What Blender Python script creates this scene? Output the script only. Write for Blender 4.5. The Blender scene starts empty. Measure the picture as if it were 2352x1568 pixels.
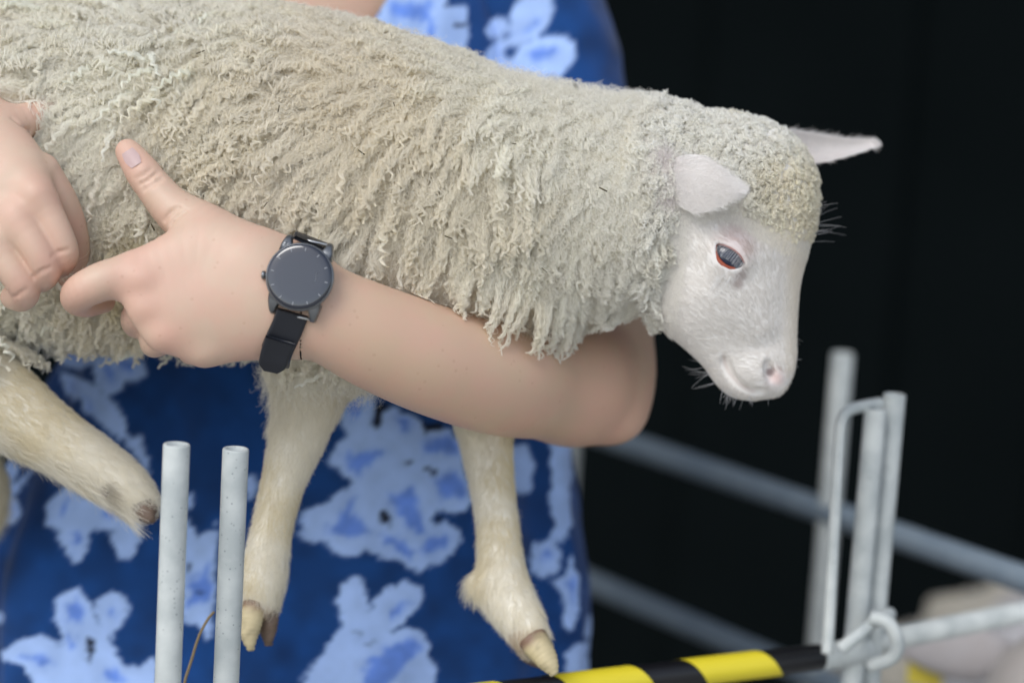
import bpy, bmesh, math, random
import numpy as np
from mathutils import Vector, Matrix

rng = np.random.default_rng(7)
random.seed(7)
scene = bpy.context.scene
COL = scene.collection
R = math.radians

# ------------------------------------------------------------------ camera
FPX = 5553.0                       # focal length in pixels of a 2352 px wide frame (85 mm on 36 mm)
PITCH, ROLL = R(10.0), R(3.5)
FOCUS = 1.615
r0 = np.array((1., 0, 0)); u0 = np.array((0, math.sin(PITCH), math.cos(PITCH)))
FWD = np.array((0, math.cos(PITCH), -math.sin(PITCH)))
RGT = math.cos(ROLL) * r0 + math.sin(ROLL) * u0
UPV = -math.sin(ROLL) * r0 + math.cos(ROLL) * u0
CAM = np.array((0, 0, 1.14 + 1.62 * math.sin(PITCH)))

def P(px, py, d):
    """a direction in the photograph (2352 px wide) and a distance -> a point of the place"""
    return CAM + RGT * ((px - 1176) * d / FPX) + UPV * ((784 - py) * d / FPX) + FWD * d

def PX(n, d):                      # n photograph pixels at distance d, in metres
    return n * d / FPX

def d_at_z(px, py, z):             # distance at which that direction meets height z
    v = RGT * ((px - 1176) / FPX) + UPV * ((784 - py) / FPX) + FWD
    return (z - CAM[2]) / v[2]

cd = bpy.data.cameras.new('camera'); cam = bpy.data.objects.new('camera', cd); COL.objects.link(cam)
cd.lens = 85; cd.sensor_width = 36; cd.clip_start = 0.05; cd.clip_end = 200
M = Matrix(((RGT[0], UPV[0], -FWD[0], CAM[0]), (RGT[1], UPV[1], -FWD[1], CAM[1]), (RGT[2], UPV[2], -FWD[2], CAM[2]), (0, 0, 0, 1)))
cam.matrix_world = M
cd.dof.use_dof = True; cd.dof.focus_distance = FOCUS; cd.dof.aperture_fstop = 2.5
scene.camera = cam

# ------------------------------------------------------------------ sky, sun, exposure
SUN_EL, SUN_AZ = R(48), R(215)     # azimuth measured from +Y clockwise: behind the camera, to its left
w = bpy.data.worlds.new('World'); scene.world = w; w.use_nodes = True
nt = w.node_tree; nt.nodes.clear()
out = nt.nodes.new('ShaderNodeOutputWorld'); bg = nt.nodes.new('ShaderNodeBackground')
sky = nt.nodes.new('ShaderNodeTexSky'); sky.sky_type = 'NISHITA'; sky.sun_disc = False
sky.sun_elevation = SUN_EL; sky.sun_rotation = SUN_AZ; sky.air_density = 1.0; sky.dust_density = 1.4; sky.ozone_density = 1.0
hs = nt.nodes.new('ShaderNodeHueSaturation'); hs.inputs['Saturation'].default_value = 0.52   # thin high cloud
nt.links.new(sky.outputs[0], hs.inputs['Color']); nt.links.new(hs.outputs[0], bg.inputs['Color'])
bg.inputs['Strength'].default_value = 0.13
nt.links.new(bg.outputs[0], out.inputs['Surface'])
sd = bpy.data.lights.new('sun', 'SUN'); so = bpy.data.objects.new('sun', sd); COL.objects.link(so)
sd.energy = 0.8; sd.angle = R(28); sd.color = (1, .985, .96)
sv = Vector((math.sin(SUN_AZ) * math.cos(SUN_EL), math.cos(SUN_AZ) * math.cos(SUN_EL), math.sin(SUN_EL)))
so.rotation_euler = sv.to_track_quat('Z', 'Y').to_euler(); so.location = tuple(sv * 20)
vs = scene.view_settings; vs.view_transform = 'Standard'; vs.look = 'None'; vs.gamma = 1.0; vs.exposure = 0.72
scene.cycles.use_denoising = True
scene.cycles.max_bounces = 12; scene.cycles.diffuse_bounces = 8; scene.cycles.transparent_max_bounces = 8
scene.cycles_curves.shape = 'RIBBONS'; scene.cycles_curves.subdivisions = 2
scene.cycles.sample_clamp_indirect = 6

# ------------------------------------------------------------------ helpers
def tag(o, label=None, cat=None, group=None, kind=None):
    for k, v in (('label', label), ('category', cat), ('group', group), ('kind', kind)):
        if v: o[k] = v
    return o

def empty(name, loc, parent=None):
    o = bpy.data.objects.new(name, None); COL.objects.link(o); o.location = tuple(loc); o.empty_display_size = .05
    if parent: o.parent = parent
    return o

def mesh(name, V, F, mat, parent=None, smooth=True, cols=None):
    me = bpy.data.meshes.new(name)
    me.from_pydata(np.asarray(V, float).tolist(), [], np.asarray(F).tolist() if isinstance(F, np.ndarray) else F)
    if smooth: me.polygons.foreach_set('use_smooth', np.ones(len(me.polygons), bool))
    if cols is not None:
        a = me.color_attributes.new('col', 'FLOAT_COLOR', 'POINT')
        c = np.ones((len(me.vertices), 4), np.float32); c[:, :cols.shape[1]] = cols
        a.data.foreach_set('color', c.ravel())
    me.materials.append(mat); me.update()
    o = bpy.data.objects.new(name, me); COL.objects.link(o)
    if parent:
        bpy.context.view_layer.update()
        o.parent = parent; o.matrix_parent_inverse = Matrix.Translation(parent_loc(parent)).inverted()
    return o

def parent_loc(p):
    l = Vector(p.location) if p.parent is None else Vector((0, 0, 0))
    return l if p.parent is None else parent_loc(p.parent)

def hair(name, pts, rad, mat, parent=None, cols=None, kind='stuff'):
    """pts (n, k, 3) strands, rad (n, k) or (k,)"""
    n, k, _ = pts.shape
    cu = bpy.data.hair_curves.new(name)
    cu.add_curves([k] * n)
    cu.attributes['position'].data.foreach_set('vector', np.ascontiguousarray(pts, np.float32).ravel())
    ra = cu.attributes.get('radius') or cu.attributes.new('radius', 'FLOAT', 'POINT')
    ra.data.foreach_set('value', np.ascontiguousarray(np.broadcast_to(rad, (n, k)), np.float32).ravel())
    if cols is not None:
        ca = cu.attributes.new('col', 'FLOAT_COLOR', 'CURVE')
        c = np.ones((n, 4), np.float32); c[:, :3] = cols
        ca.data.foreach_set('color', c.ravel())
    cu.materials.append(mat)
    o = bpy.data.objects.new(name, cu); COL.objects.link(o)
    if parent: o.parent = parent; o.matrix_parent_inverse = Matrix.Translation(parent_loc(parent)).inverted()
    if kind: o['kind'] = kind
    return o

def proj(V):
    d = V - CAM; z = d @ FWD
    return np.stack([1176 + FPX * (d @ RGT) / z, 784 - FPX * (d @ UPV) / z, z], -1)


# ---- procedural value noise for numpy
_perm = rng.random((64, 64, 64)).astype(np.float32)
def noise3(p, s):
    q = np.asarray(p) * s; i = np.floor(q).astype(int); f = q - i; f = f * f * (3 - 2 * f)
    r = 0
    for a in (0, 1):
        for b in (0, 1):
            for c in (0, 1):
                wt = (f[..., 0] if a else 1 - f[..., 0]) * (f[..., 1] if b else 1 - f[..., 1]) * (f[..., 2] if c else 1 - f[..., 2])
                r = r + wt * _perm[(i[..., 0] + a) & 63, (i[..., 1] + b) & 63, (i[..., 2] + c) & 63]
    return r * 2 - 1
def fbm(p, s, o=3):
    return sum(noise3(np.asarray(p) + 7.3 * k, s * 2 ** k) * .5 ** k for k in range(o))

def sst(a, b, x):
    t = np.clip((x - a) / (b - a), 0, 1); return t * t * (3 - 2 * t)

# ---- signed-distance sculpting
class Field:
    def __init__(s, lo, hi, h):
        s.lo = np.array(lo, float); s.h = h
        s.n = np.ceil((np.array(hi) - s.lo) / h).astype(int) + 1
        s.F = np.full(tuple(s.n), 1.0, np.float32)
    def _box(s, lo, hi, pad):
        a = np.clip(np.floor((lo - pad - s.lo) / s.h).astype(int), 0, s.n); b = np.clip(np.ceil((hi + pad - s.lo) / s.h).astype(int) + 1, 0, s.n)
        if (b <= a).any(): return None, None
        sl = tuple(slice(x, y) for x, y in zip(a, b))
        ax = [s.lo[i] + s.h * np.arange(a[i], b[i], dtype=np.float32) for i in range(3)]
        return sl, np.stack(np.meshgrid(*ax, indexing='ij'), -1).astype(np.float32)
    def _mix(s, sl, D, k):
        A = s.F[sl]
        hh = np.maximum(k - np.abs(A - D), 0) / k
        s.F[sl] = np.minimum(A, D) - hh * hh * k * .25
    def cone(s, a, b, ra, rb, k=.01, flat=None):
        """rounded cone; flat = (axis, factor) squeezes the section along axis"""
        a = np.array(a); b = np.array(b); m = max(ra, rb)
        sl, p = s._box(np.minimum(a, b) - m, np.maximum(a, b) + m, k + .02)
        if sl is None: return
        ba = (b - a).astype(np.float32); L = float(ba @ ba) + 1e-12
        d = p - a.astype(np.float32)
        t = np.clip(d @ ba / L, 0, 1)
        d = d - t[..., None] * ba
        if flat is not None:
            ax, f = flat; ax = np.asarray(ax, np.float32)
            d = d + (d @ ax)[..., None] * ax * (1 / f - 1)
        D = np.sqrt((d * d).sum(-1)) - (ra + (rb - ra) * t)
        s._mix(sl, D, k)
    def chain(s, pts, k=.01, flat=None, sub=5):
        """one smooth tapering limb through all the points"""
        A = np.array([np.append(p_, r_) for p_, r_ in pts])
        A = catmull(A, (len(A) - 1) * sub + 1) if len(A) > 2 else A
        m = A[:, 3].max(); pad = k + .02
        sl0, p0 = s._box(A[:, :3].min(0) - m, A[:, :3].max(0) + m, pad)
        if sl0 is None: return
        D0 = np.full(p0.shape[:3], 1., np.float32); org = [x.start for x in sl0]
        for q0, q1 in zip(A[:-1], A[1:]):
            r_ = max(q0[3], q1[3]); sl, p = s._box(np.minimum(q0[:3], q1[:3]) - r_, np.maximum(q0[:3], q1[:3]) + r_, pad)
            if sl is None: continue
            ba = (q1[:3] - q0[:3]).astype(np.float32); d = p - q0[:3].astype(np.float32)
            t = np.clip(d @ ba / (float(ba @ ba) + 1e-12), 0, 1); d = d - t[..., None] * ba
            if flat is not None:
                ax, f = flat; ax = np.asarray(ax, float); bn = (q1[:3] - q0[:3]) / (np.linalg.norm(q1[:3] - q0[:3]) + 1e-9); ax = (ax - bn * (ax @ bn)); ax = (ax / np.linalg.norm(ax)).astype(np.float32); d = d + (d @ ax)[..., None] * ax * (1 / f - 1)
            D = np.sqrt((d * d).sum(-1)) - (q0[3] + (q1[3] - q0[3]) * t)
            loc = tuple(slice(x.start - o, x.stop - o) for x, o in zip(sl, org))
            D0[loc] = np.minimum(D0[loc], D)
        s._mix(sl0, D0, k)
    def ell(s, c, rad, axes=None, k=.01, sub=False):
        c = np.array(c); m = max(rad); sl, p = s._box(c - m, c + m, k + .02)
        if sl is None: return
        d = p - c.astype(np.float32)
        A = np.asarray(axes if axes is not None else np.eye(3), np.float32)
        q = d @ A.T
        rr = np.asarray(rad, np.float32)
        k0 = np.sqrt(((q / rr) ** 2).sum(-1)); k1 = np.sqrt(((q / (rr * rr)) ** 2).sum(-1)) + 1e-9
        D = k0 * (k0 - 1) / k1
        if sub: s.carve(sl, D, k)
        else: s._mix(sl, D, k)
    def carve(s, sl, D, k):
        A = s.F[sl]; B = -D
        hh = np.maximum(k - np.abs(A - B), 0) / k
        s.F[sl] = np.maximum(A, B) + hh * hh * k * .25
    def groove(s, pts, r, k=.003):
        for a, b in zip(pts[:-1], pts[1:]):
            a = np.array(a); b = np.array(b)
            sl, p = s._box(np.minimum(a, b) - r, np.maximum(a, b) + r, k + .01)
            if sl is None: continue
            ba = (b - a).astype(np.float32); d = p - a.astype(np.float32)
            t = np.clip(d @ ba / float(ba @ ba), 0, 1); d = d - t[..., None] * ba
            s.carve(sl, np.sqrt((d * d).sum(-1)) - r, k)
    def sample(s, p):
        q = (np.asarray(p) - s.lo) / s.h
        ok = ((q >= 0) & (q < s.n - 1.001)).all(-1)
        q = np.clip(q, 0, s.n - 1.001); i = q.astype(int); f = q - i
        r = 0
        for a in (0, 1):
            for b in (0, 1):
                for c in (0, 1):
                    wt = (f[..., 0] if a else 1 - f[..., 0]) * (f[..., 1] if b else 1 - f[..., 1]) * (f[..., 2] if c else 1 - f[..., 2])
                    r = r + wt * s.F[i[..., 0] + a, i[..., 1] + b, i[..., 2] + c]
        return np.where(ok, r, 1.0)
    def grad(s, p, e=.002):
        g = np.stack([s.sample(p + e * v) - s.sample(p - e * v) for v in np.eye(3)], -1)
        return g / (np.linalg.norm(g, axis=-1, keepdims=True) + 1e-9)
    def surf(s, smooth=2, move=None):
        F = s.F; ins = F < 0
        n = np.array(F.shape) - 1
        cnt = np.zeros(tuple(n), np.int8)
        offs = [(a, b, c) for a in (0, 1) for b in (0, 1) for c in (0, 1)]
        for a, b, c in offs: cnt += ins[a:a + n[0], b:b + n[1], c:c + n[2]]
        act = np.argwhere((cnt > 0) & (cnt < 8))
        idx = np.full(tuple(n), -1, np.int64); idx[tuple(act.T)] = np.arange(len(act))
        cv = np.stack([F[act[:, 0] + a, act[:, 1] + b, act[:, 2] + c] for a, b, c in offs], 1)
        acc = np.zeros((len(act), 3)); num = np.zeros(len(act))
        O = np.array(offs)
        for i in range(8):
            for j in range(i + 1, 8):
                if np.abs(O[i] - O[j]).sum() != 1: continue
                m = (cv[:, i] < 0) != (cv[:, j] < 0)
                t = cv[m, i] / (cv[m, i] - cv[m, j])
                acc[m] += O[i] + t[:, None] * (O[j] - O[i]); num[m] += 1
        V = (act + acc / num[:, None]) * s.h + s.lo
        Q = []
        for ax in range(3):
            o1, o2 = [(1, 2), (2, 0), (0, 1)][ax]
            s0 = [slice(None)] * 3; s1 = [slice(None)] * 3
            s0[ax] = slice(0, -1); s1[ax] = slice(1, None)
            for o in (o1, o2): s0[o] = slice(1, -1); s1[o] = slice(1, -1)
            A = ins[tuple(s0)]; B = ins[tuple(s1)]
            e = np.argwhere(A != B)
            if not len(e): continue
            fl = A[tuple(e.T)]
            b = e.copy(); b[:, o1] += 1; b[:, o2] += 1
            def cell(d1, d2):
                c = b.copy(); c[:, o1] -= d1; c[:, o2] -= d2; return idx[tuple(c.T)]
            q = np.stack([cell(1, 1), cell(0, 1), cell(0, 0), cell(1, 0)], 1)
            q[~fl] = q[~fl][:, ::-1]; Q.append(q)
        Q = np.concatenate(Q); Q = Q[(Q >= 0).all(1)]
        for _ in range(smooth):
            sm = np.zeros_like(V); ct = np.zeros(len(V))
            for a, b in ((0, 1), (1, 2), (2, 3), (3, 0)):
                np.add.at(sm, Q[:, a], V[Q[:, b]]); np.add.at(ct, Q[:, a], 1)
                np.add.at(sm, Q[:, b], V[Q[:, a]]); np.add.at(ct, Q[:, b], 1)
            V = V * .4 + .6 * sm / np.maximum(ct, 1)[:, None]
            dd = s.sample(V); V = V - s.grad(V) * np.clip(dd, -.002, .002)[:, None] * .9
        return V, Q

def vnormals(V, Q):
    nrm = np.cross(V[Q[:, 2]] - V[Q[:, 0]], V[Q[:, 3]] - V[Q[:, 1]])
    N = np.zeros_like(V)
    for a in range(4): np.add.at(N, Q[:, a], nrm)
    return N / (np.linalg.norm(N, axis=1, keepdims=True) + 1e-12)

def nrm(v): return np.asarray(v) / (np.linalg.norm(v, axis=-1, keepdims=True) + 1e-12)

def tube(path, rad, seg=10, cap=True, closed=False):
    path = np.array(path, float); n = len(path); rad = np.broadcast_to(rad, (n,))
    tg = np.gradient(path, axis=0)
    if closed: tg = np.roll(path, -1, 0) - np.roll(path, 1, 0)
    tg = nrm(tg)
    V = []; up = np.array((.3, .2, 1.)) if abs(tg[0][2]) < .9 else np.array((1., .1, 0))
    a = nrm(np.cross(tg[0], up))
    for i in range(n):
        a = nrm(a - tg[i] * (a @ tg[i])); b = np.cross(tg[i], a)
        th = np.arange(seg) * 2 * math.pi / seg
        V.append(path[i] + rad[i] * (np.cos(th)[:, None] * a + np.sin(th)[:, None] * b))
    V = np.concatenate(V); F = []
    for i in range(n if closed else n - 1):
        for j in range(seg):
            k = (i + 1) % n
            F.append((i * seg + j, i * seg + (j + 1) % seg, k * seg + (j + 1) % seg, k * seg + j))
    if cap and not closed:
        F.append(tuple(range(seg))[::-1]); F.append(tuple(range((n - 1) * seg, n * seg)))
    return V, F

def join(*parts):
    V = []; F = []; o = 0
    for v, f in parts:
        V.append(np.asarray(v)); F += [tuple(int(x) + o for x in q) for q in f]; o += len(v)
    return np.concatenate(V), F

def catmull(pts, n):
    pts = np.array(pts, float); P0 = np.vstack([2 * pts[0] - pts[1], pts, 2 * pts[-1] - pts[-2]])
    t = np.linspace(0, len(pts) - 1, n); i = np.minimum(t.astype(int), len(pts) - 2); f = (t - i)[:, None]
    a, b, c, d = P0[i], P0[i + 1], P0[i + 2], P0[i + 3]
    return .5 * (2 * b + (c - a) * f + (2 * a - 5 * b + 4 * c - d) * f ** 2 + (3 * b - a - 3 * c + d) * f ** 3)

# ------------------------------------------------------------------ materials
def mat(name, base=(.5, .5, .5), rough=.5, metal=0., spec=.5, attr=False, noise=None, bump=None, sss=None, sheen=0., ior=None, coat=0.):
    """noise = (scale, amount, other colour); bump = (scale, strength, distance)"""
    m = bpy.data.materials.new(name); m.use_nodes = True; t = m.node_tree; b = t.nodes['Principled BSDF']
    b.inputs['Base Color'].default_value = (*base, 1); b.inputs['Roughness'].default_value = rough
    b.inputs['Metallic'].default_value = metal; b.inputs['Specular IOR Level'].default_value = spec
    if ior: b.inputs['IOR'].default_value = ior
    b.inputs['Coat Weight'].default_value = coat
    if sheen: b.inputs['Sheen Weight'].default_value = sheen
    src = None
    if attr:
        a = t.nodes.new('ShaderNodeAttribute'); a.attribute_name = 'col'; src = a.outputs['Color']
    tc = t.nodes.new('ShaderNodeTexCoord')
    if noise:
        nz = t.nodes.new('ShaderNodeTexNoise'); nz.inputs['Scale'].default_value = noise[0]; nz.inputs['Detail'].default_value = 5
        t.links.new(tc.outputs['Object'], nz.inputs['Vector'])
        rp = t.nodes.new('ShaderNodeMapRange'); rp.inputs['From Min'].default_value = .35; rp.inputs['From Max'].default_value = .65; rp.inputs['To Max'].default_value = noise[1]
        t.links.new(nz.outputs['Fac'], rp.inputs['Value'])
        mx = t.nodes.new('ShaderNodeMix'); mx.data_type = 'RGBA'
        mx.inputs['A'].default_value = (*base, 1); mx.inputs['B'].default_value = (*noise[2], 1)
        if src: t.links.new(src, mx.inputs['A'])
        t.links.new(rp.outputs['Result'], mx.inputs['Factor']); src = mx.outputs['Result']
    if src: t.links.new(src, b.inputs['Base Color'])
    if bump:
        nz = t.nodes.new('ShaderNodeTexNoise'); nz.inputs['Scale'].default_value = bump[0]; nz.inputs['Detail'].default_value = 4
        t.links.new(tc.outputs['Object'], nz.inputs['Vector'])
        bp = t.nodes.new('ShaderNodeBump'); bp.inputs['Strength'].default_value = bump[1]; bp.inputs['Distance'].default_value = bump[2]
        t.links.new(nz.outputs['Fac'], bp.inputs['Height']); t.links.new(bp.outputs[0], b.inputs['Normal'])
    if sss:
        b.inputs['Subsurface Weight'].default_value = sss[0]; b.inputs['Subsurface Radius'].default_value = sss[1]; b.inputs['Subsurface Scale'].default_value = sss[2]
    return m

def hair_mat(name, base, trans=.35, attr=True, rough=.6):
    m = bpy.data.materials.new(name); m.use_nodes = True; t = m.node_tree; t.nodes.clear()
    o = t.nodes.new('ShaderNodeOutputMaterial')
    d = t.nodes.new('ShaderNodeBsdfDiffuse'); tr = t.nodes.new('ShaderNodeBsdfTranslucent'); g = t.nodes.new('ShaderNodeBsdfGlossy')
    g.inputs['Roughness'].default_value = rough; g.inputs['Color'].default_value = (.9, .88, .84, 1)
    m1 = t.nodes.new('ShaderNodeMixShader'); m1.inputs[0].default_value = trans
    m2 = t.nodes.new('ShaderNodeMixShader'); m2.inputs[0].default_value = .05
    for n in (d, tr):
        n.inputs['Color'].default_value = (*base, 1)
        if attr:
            a = t.nodes.new('ShaderNodeAttribute'); a.attribute_name = 'col'; t.links.new(a.outputs['Color'], n.inputs['Color'])
    t.links.new(d.outputs[0], m1.inputs[1]); t.links.new(tr.outputs[0], m1.inputs[2])
    t.links.new(m1.outputs[0], m2.inputs[1]); t.links.new(g.outputs[0], m2.inputs[2]); t.links.new(m2.outputs[0], o.inputs['Surface'])
    return m

MT = dict(
    skin=mat('human_skin', (.6, .38, .27), .48, attr=True, noise=(38, .45, (.64, .36, .28)), bump=(1300, .3, .0005), sss=(.12, (1, .35, .2), .004)),
    nail=mat('fingernail', (.50, .36, .34), .42, spec=.35),
    lambskin=mat('lamb_skin', (.7, .62, .54), .75, attr=True, bump=(420, .3, .001), sheen=.3),
    wool=hair_mat('wool_fibre', (.8, .75, .65), .45),
    fur=hair_mat('short_fur', (.72, .66, .58), .25),
    lash=hair_mat('eyelash_hair', (.85, .85, .85), .3, False),
    whisker=hair_mat('whisker_hair', (.6, .6, .62), .4, False),
    hoof=mat('hoof_horn', (.5, .4, .24), .5, noise=(90, .6, (.3, .2, .12)), bump=(200, .3, .001)),
    darkhoof=mat('dark_hoof_horn', (.12, .085, .06), .55, noise=(90, .6, (.2, .14, .1)), bump=(200, .3, .001)),
    dress=mat('printed_cotton', (.02, .06, .2), .85, spec=.25, attr=True, bump=(1500, .15, .0005), sheen=.15),
    galv=mat('galvanised_steel', (.42, .455, .45), .62, .05, spec=.35, noise=(38, .9, (.60, .63, .61)), bump=(160, .25, .0008)),
    black_tape=mat('black_tape', (.008, .008, .01), .35, bump=(90, .2, .001)),
    yellow_tape=mat('yellow_tape', (.75, .62, .03), .4, bump=(90, .2, .001)),
    case=mat('grey_watch_metal', (.22, .23, .24), .32, .9),
    glass=mat('watch_glass', (.006, .010, .022), .04, spec=.7, ior=1.65),
    rubber=mat('black_rubber', (.012, .014, .02), .42, spec=.5),
    mark=mat('watch_mark', (.22, .23, .25), .4),
    red=mat('red_ring', (.6, .02, .04), .4),
    pin=mat('spring_bar_steel', (.6, .6, .6), .3, 1.),
    barn=mat('shade_black_board', (.0050, .0075, .0080), .9, spec=.04, noise=(3, .5, (.0030, .0048, .0052))),  # the unlit inside of the barn is put into the board colour
    straw=mat('dry_straw', (.20, .15, .08), .8),
    ground=mat('pale_bounce_gravel', (.48, .47, .44), .9, noise=(14, .8, (.36, .34, .30)), bump=(60, .6, .02)),  # ground out of view, made pale to bounce fill light upward
)

# ------------------------------------------------------------------ the setting: ground and the dark barn
def grid_sheet(name, x0, x1, y0, y1, z, m, nx=2, ny=2):
    xs = np.linspace(x0, x1, nx); ys = np.linspace(y0, y1, ny)
    V = [(x, y, z) for y in ys for x in xs]
    F = [(j * nx + i, j * nx + i + 1, (j + 1) * nx + i + 1, (j + 1) * nx + i) for j in range(ny - 1) for i in range(nx - 1)]
    return mesh(name, V, F, m)
tag(grid_sheet('ground', -60, 60, -60, 60, 0, MT['ground'], 3, 3), kind='structure')

def box(x0, x1, y0, y1, z0, z1):
    V = [(x, y, z) for x in (x0, x1) for y in (y0, y1) for z in (z0, z1)]
    F = [(0, 1, 3, 2), (4, 6, 7, 5), (0, 4, 5, 1), (2, 3, 7, 6), (0, 2, 6, 4), (1, 5, 7, 3)]
    return np.array(V), F
def speckle(m, col, scale, amount):
    t = m.node_tree; b_ = t.nodes['Principled BSDF']; src = b_.inputs['Base Color'].links[0].from_socket
    tc = t.nodes.new('ShaderNodeTexCoord'); v = t.nodes.new('ShaderNodeTexVoronoi'); v.inputs['Scale'].default_value = scale; t.links.new(tc.outputs['Object'], v.inputs['Vector'])
    r_ = t.nodes.new('ShaderNodeMapRange'); r_.inputs['From Min'].default_value = .10; r_.inputs['From Max'].default_value = .22; r_.inputs['To Min'].default_value = amount; r_.inputs['To Max'].default_value = 0
    n_ = t.nodes.new('ShaderNodeTexNoise'); n_.inputs['Scale'].default_value = scale * .35; t.links.new(tc.outputs['Object'], n_.inputs['Vector'])
    g_ = t.nodes.new('ShaderNodeMath'); g_.operation = 'GREATER_THAN'; g_.inputs[1].default_value = .53; t.links.new(n_.outputs['Fac'], g_.inputs[0])
    k_ = t.nodes.new('ShaderNodeMath'); k_.operation = 'MULTIPLY'; t.links.new(v.outputs['Distance'], r_.inputs['Value']); t.links.new(r_.outputs['Result'], k_.inputs[0]); t.links.new(g_.outputs[0], k_.inputs[1])
    mx = t.nodes.new('ShaderNodeMix'); mx.data_type = 'RGBA'; mx.inputs['B'].default_value = (*col, 1); t.links.new(src, mx.inputs['A']); t.links.new(k_.outputs[0], mx.inputs['Factor']); t.links.new(mx.outputs['Result'], b_.inputs['Base Color'])
speckle(MT['galv'], (.13, .15, .17), 300, .8)
speckle(MT['skin'], (.40, .21, .14), 140, .22)
MT['floor'] = mat('shade_black_earth', (.012, .011, .010), .95, spec=.1, noise=(9, .7, (.02, .017, .013)), bump=(40, .6, .02))  # sheet laid over the ground, its near-black tone painted in for barn shade
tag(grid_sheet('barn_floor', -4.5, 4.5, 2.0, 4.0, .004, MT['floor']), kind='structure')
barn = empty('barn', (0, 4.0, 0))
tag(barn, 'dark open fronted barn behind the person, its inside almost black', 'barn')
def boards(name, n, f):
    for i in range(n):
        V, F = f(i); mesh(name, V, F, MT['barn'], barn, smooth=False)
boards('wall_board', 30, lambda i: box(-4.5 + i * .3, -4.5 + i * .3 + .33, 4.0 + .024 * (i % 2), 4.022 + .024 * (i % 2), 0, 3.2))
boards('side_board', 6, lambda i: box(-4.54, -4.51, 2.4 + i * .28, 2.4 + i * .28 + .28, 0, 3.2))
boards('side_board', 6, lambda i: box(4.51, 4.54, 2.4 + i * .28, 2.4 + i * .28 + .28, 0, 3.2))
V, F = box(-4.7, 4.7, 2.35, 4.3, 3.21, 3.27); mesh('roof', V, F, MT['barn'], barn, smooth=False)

# ------------------------------------------------------------------ the lamb's body
FLAT = (FWD, .8)
def q(px, py, d, r): return (P(px, py, d), PX(r, d))

lo = P(-520, 1560, 1.70); hi = P(1900, -80, 1.72)
BF = Field((-.54, 1.38, .86), (.16, 1.88, 1.46), .0028)
body = [(-470, 320, 1.79, 270), (-250, 335, 1.76, 335), (0, 365, 1.74, 360), (300, 388, 1.73, 362), (620, 400, 1.72, 358), (880, 440, 1.708, 335), (1060, 472, 1.702, 302), (1300, 462, 1.702, 245), (1480, 458, 1.705, 224), (1560, 452, 1.706, 200)]
BF.chain([q(*b) for b in body], k=.05, flat=FLAT)
legA = [(800, 700, 1.70, 170), (735, 830, 1.70, 98), (708, 930, 1.70, 66), (682, 1010, 1.70, 58), (650, 1110, 1.70, 44), (625, 1210, 1.70, 41), (606, 1320, 1.70, 48), (599, 1376, 1.70, 42)]
legB = [(1080, 700, 1.745, 150), (1105, 880, 1.745, 80), (1115, 1000, 1.745, 57), (1128, 1100, 1.74, 46), (1142, 1200, 1.735, 43), (1150, 1300, 1.73, 49), (1162, 1362, 1.725, 56), (1198, 1425, 1.715, 47), (1222, 1465, 1.71, 38)]
legC = [(-330, 620, 1.70, 200), (-160, 800, 1.70, 112), (0, 918, 1.70, 88), (120, 1000, 1.70, 66), (215, 1062, 1.70, 58), (285, 1112, 1.70, 50), (322, 1152, 1.70, 40)]
legD = [(-380, 640, 1.80, 180), (-260, 820, 1.81, 100), (-130, 1000, 1.82, 75), (-40, 1130, 1.83, 55), (-110, 1250, 1.84, 45), (-150, 1330, 1.84, 40)]
for L in (legA, legB, legC, legD): BF.chain([q(*b) for b in L], k=.012)
BF.ell(P(1092, 1345, 1.728), (.006, .006, .008), k=.012)      # dewclaw tuft

# head, sculpted finer
HF = Field((P(1420, 700, 1.7)[0], 1.38, 1.02), (.232, 1.76, 1.31), .00135)
HD = 1.70
def h3(px, py, dz=0.): return P(px, py, HD + dz)
axR, axU, axF = RGT, UPV, FWD
def hell(px, py, rx, ry, rz, k=.02, rot=0., dz=0.):
    c, s = math.cos(R(rot)), math.sin(R(rot))
    A = np.stack([axR * c - axU * s, axR * s + axU * c, axF])       # rot turns clockwise on the picture
    HF.ell(h3(px, py, dz), (PX(rx, HD), PX(ry, HD), PX(rz, HD)), A, k)
HF.chain([q(1300, 462, 1.702, 245), q(1480, 458, 1.705, 224), q(1600, 450, 1.705, 180)], k=.03, flat=FLAT)
hell(1690, 430, 160, 150, 140)
hell(1765, 450, 92, 118, 112, .025)
hell(1682, 575, 136, 130, 126, .02)
hell(1690, 655, 126, 95, 110, .02)
hell(1702, 725, 108, 88, 84, .02)
hell(1716, 795, 86, 76, 66, .015)
hell(1728, 842, 70, 58, 62, .012)
hell(1772, 545, 74, 88, 92, .02)
HF.chain([q(1762, 610, HD, 62), q(1765, 700, HD, 56), q(1770, 770, HD, 54), q(1773, 818, HD, 52), q(1768, 838, HD, 48)], k=.012, flat=(FWD, 1.0))
HF.chain([q(1600, 690, HD, 92), q(1632, 742, HD, 72), q(1668, 800, HD, 58), q(1700, 856, HD, 48), q(1732, 868, HD, 42)], k=.014, flat=(FWD, 1.05))
hell(1615, 640, 88, 130, 100, .03, -20)
# brow ridge, cheek bone
HF.cone(h3(1640, 545, -.033), h3(1735, 575, -.028), .012, .009, .012)
HF.cone(h3(1640, 665, -.026), h3(1735, 745, -.018), .012, .008, .014)
HF.cone(h3(1640, 545, .033), h3(1735, 575, .028), .012, .009, .012)
# upper-lip swell and nose pad
HF.ell(h3(1735, 850, -.010), (.014, .011, .010), k=.012)
HF.ell(h3(1782, 862, -.004), (.009, .009, .013), k=.008)
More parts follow.
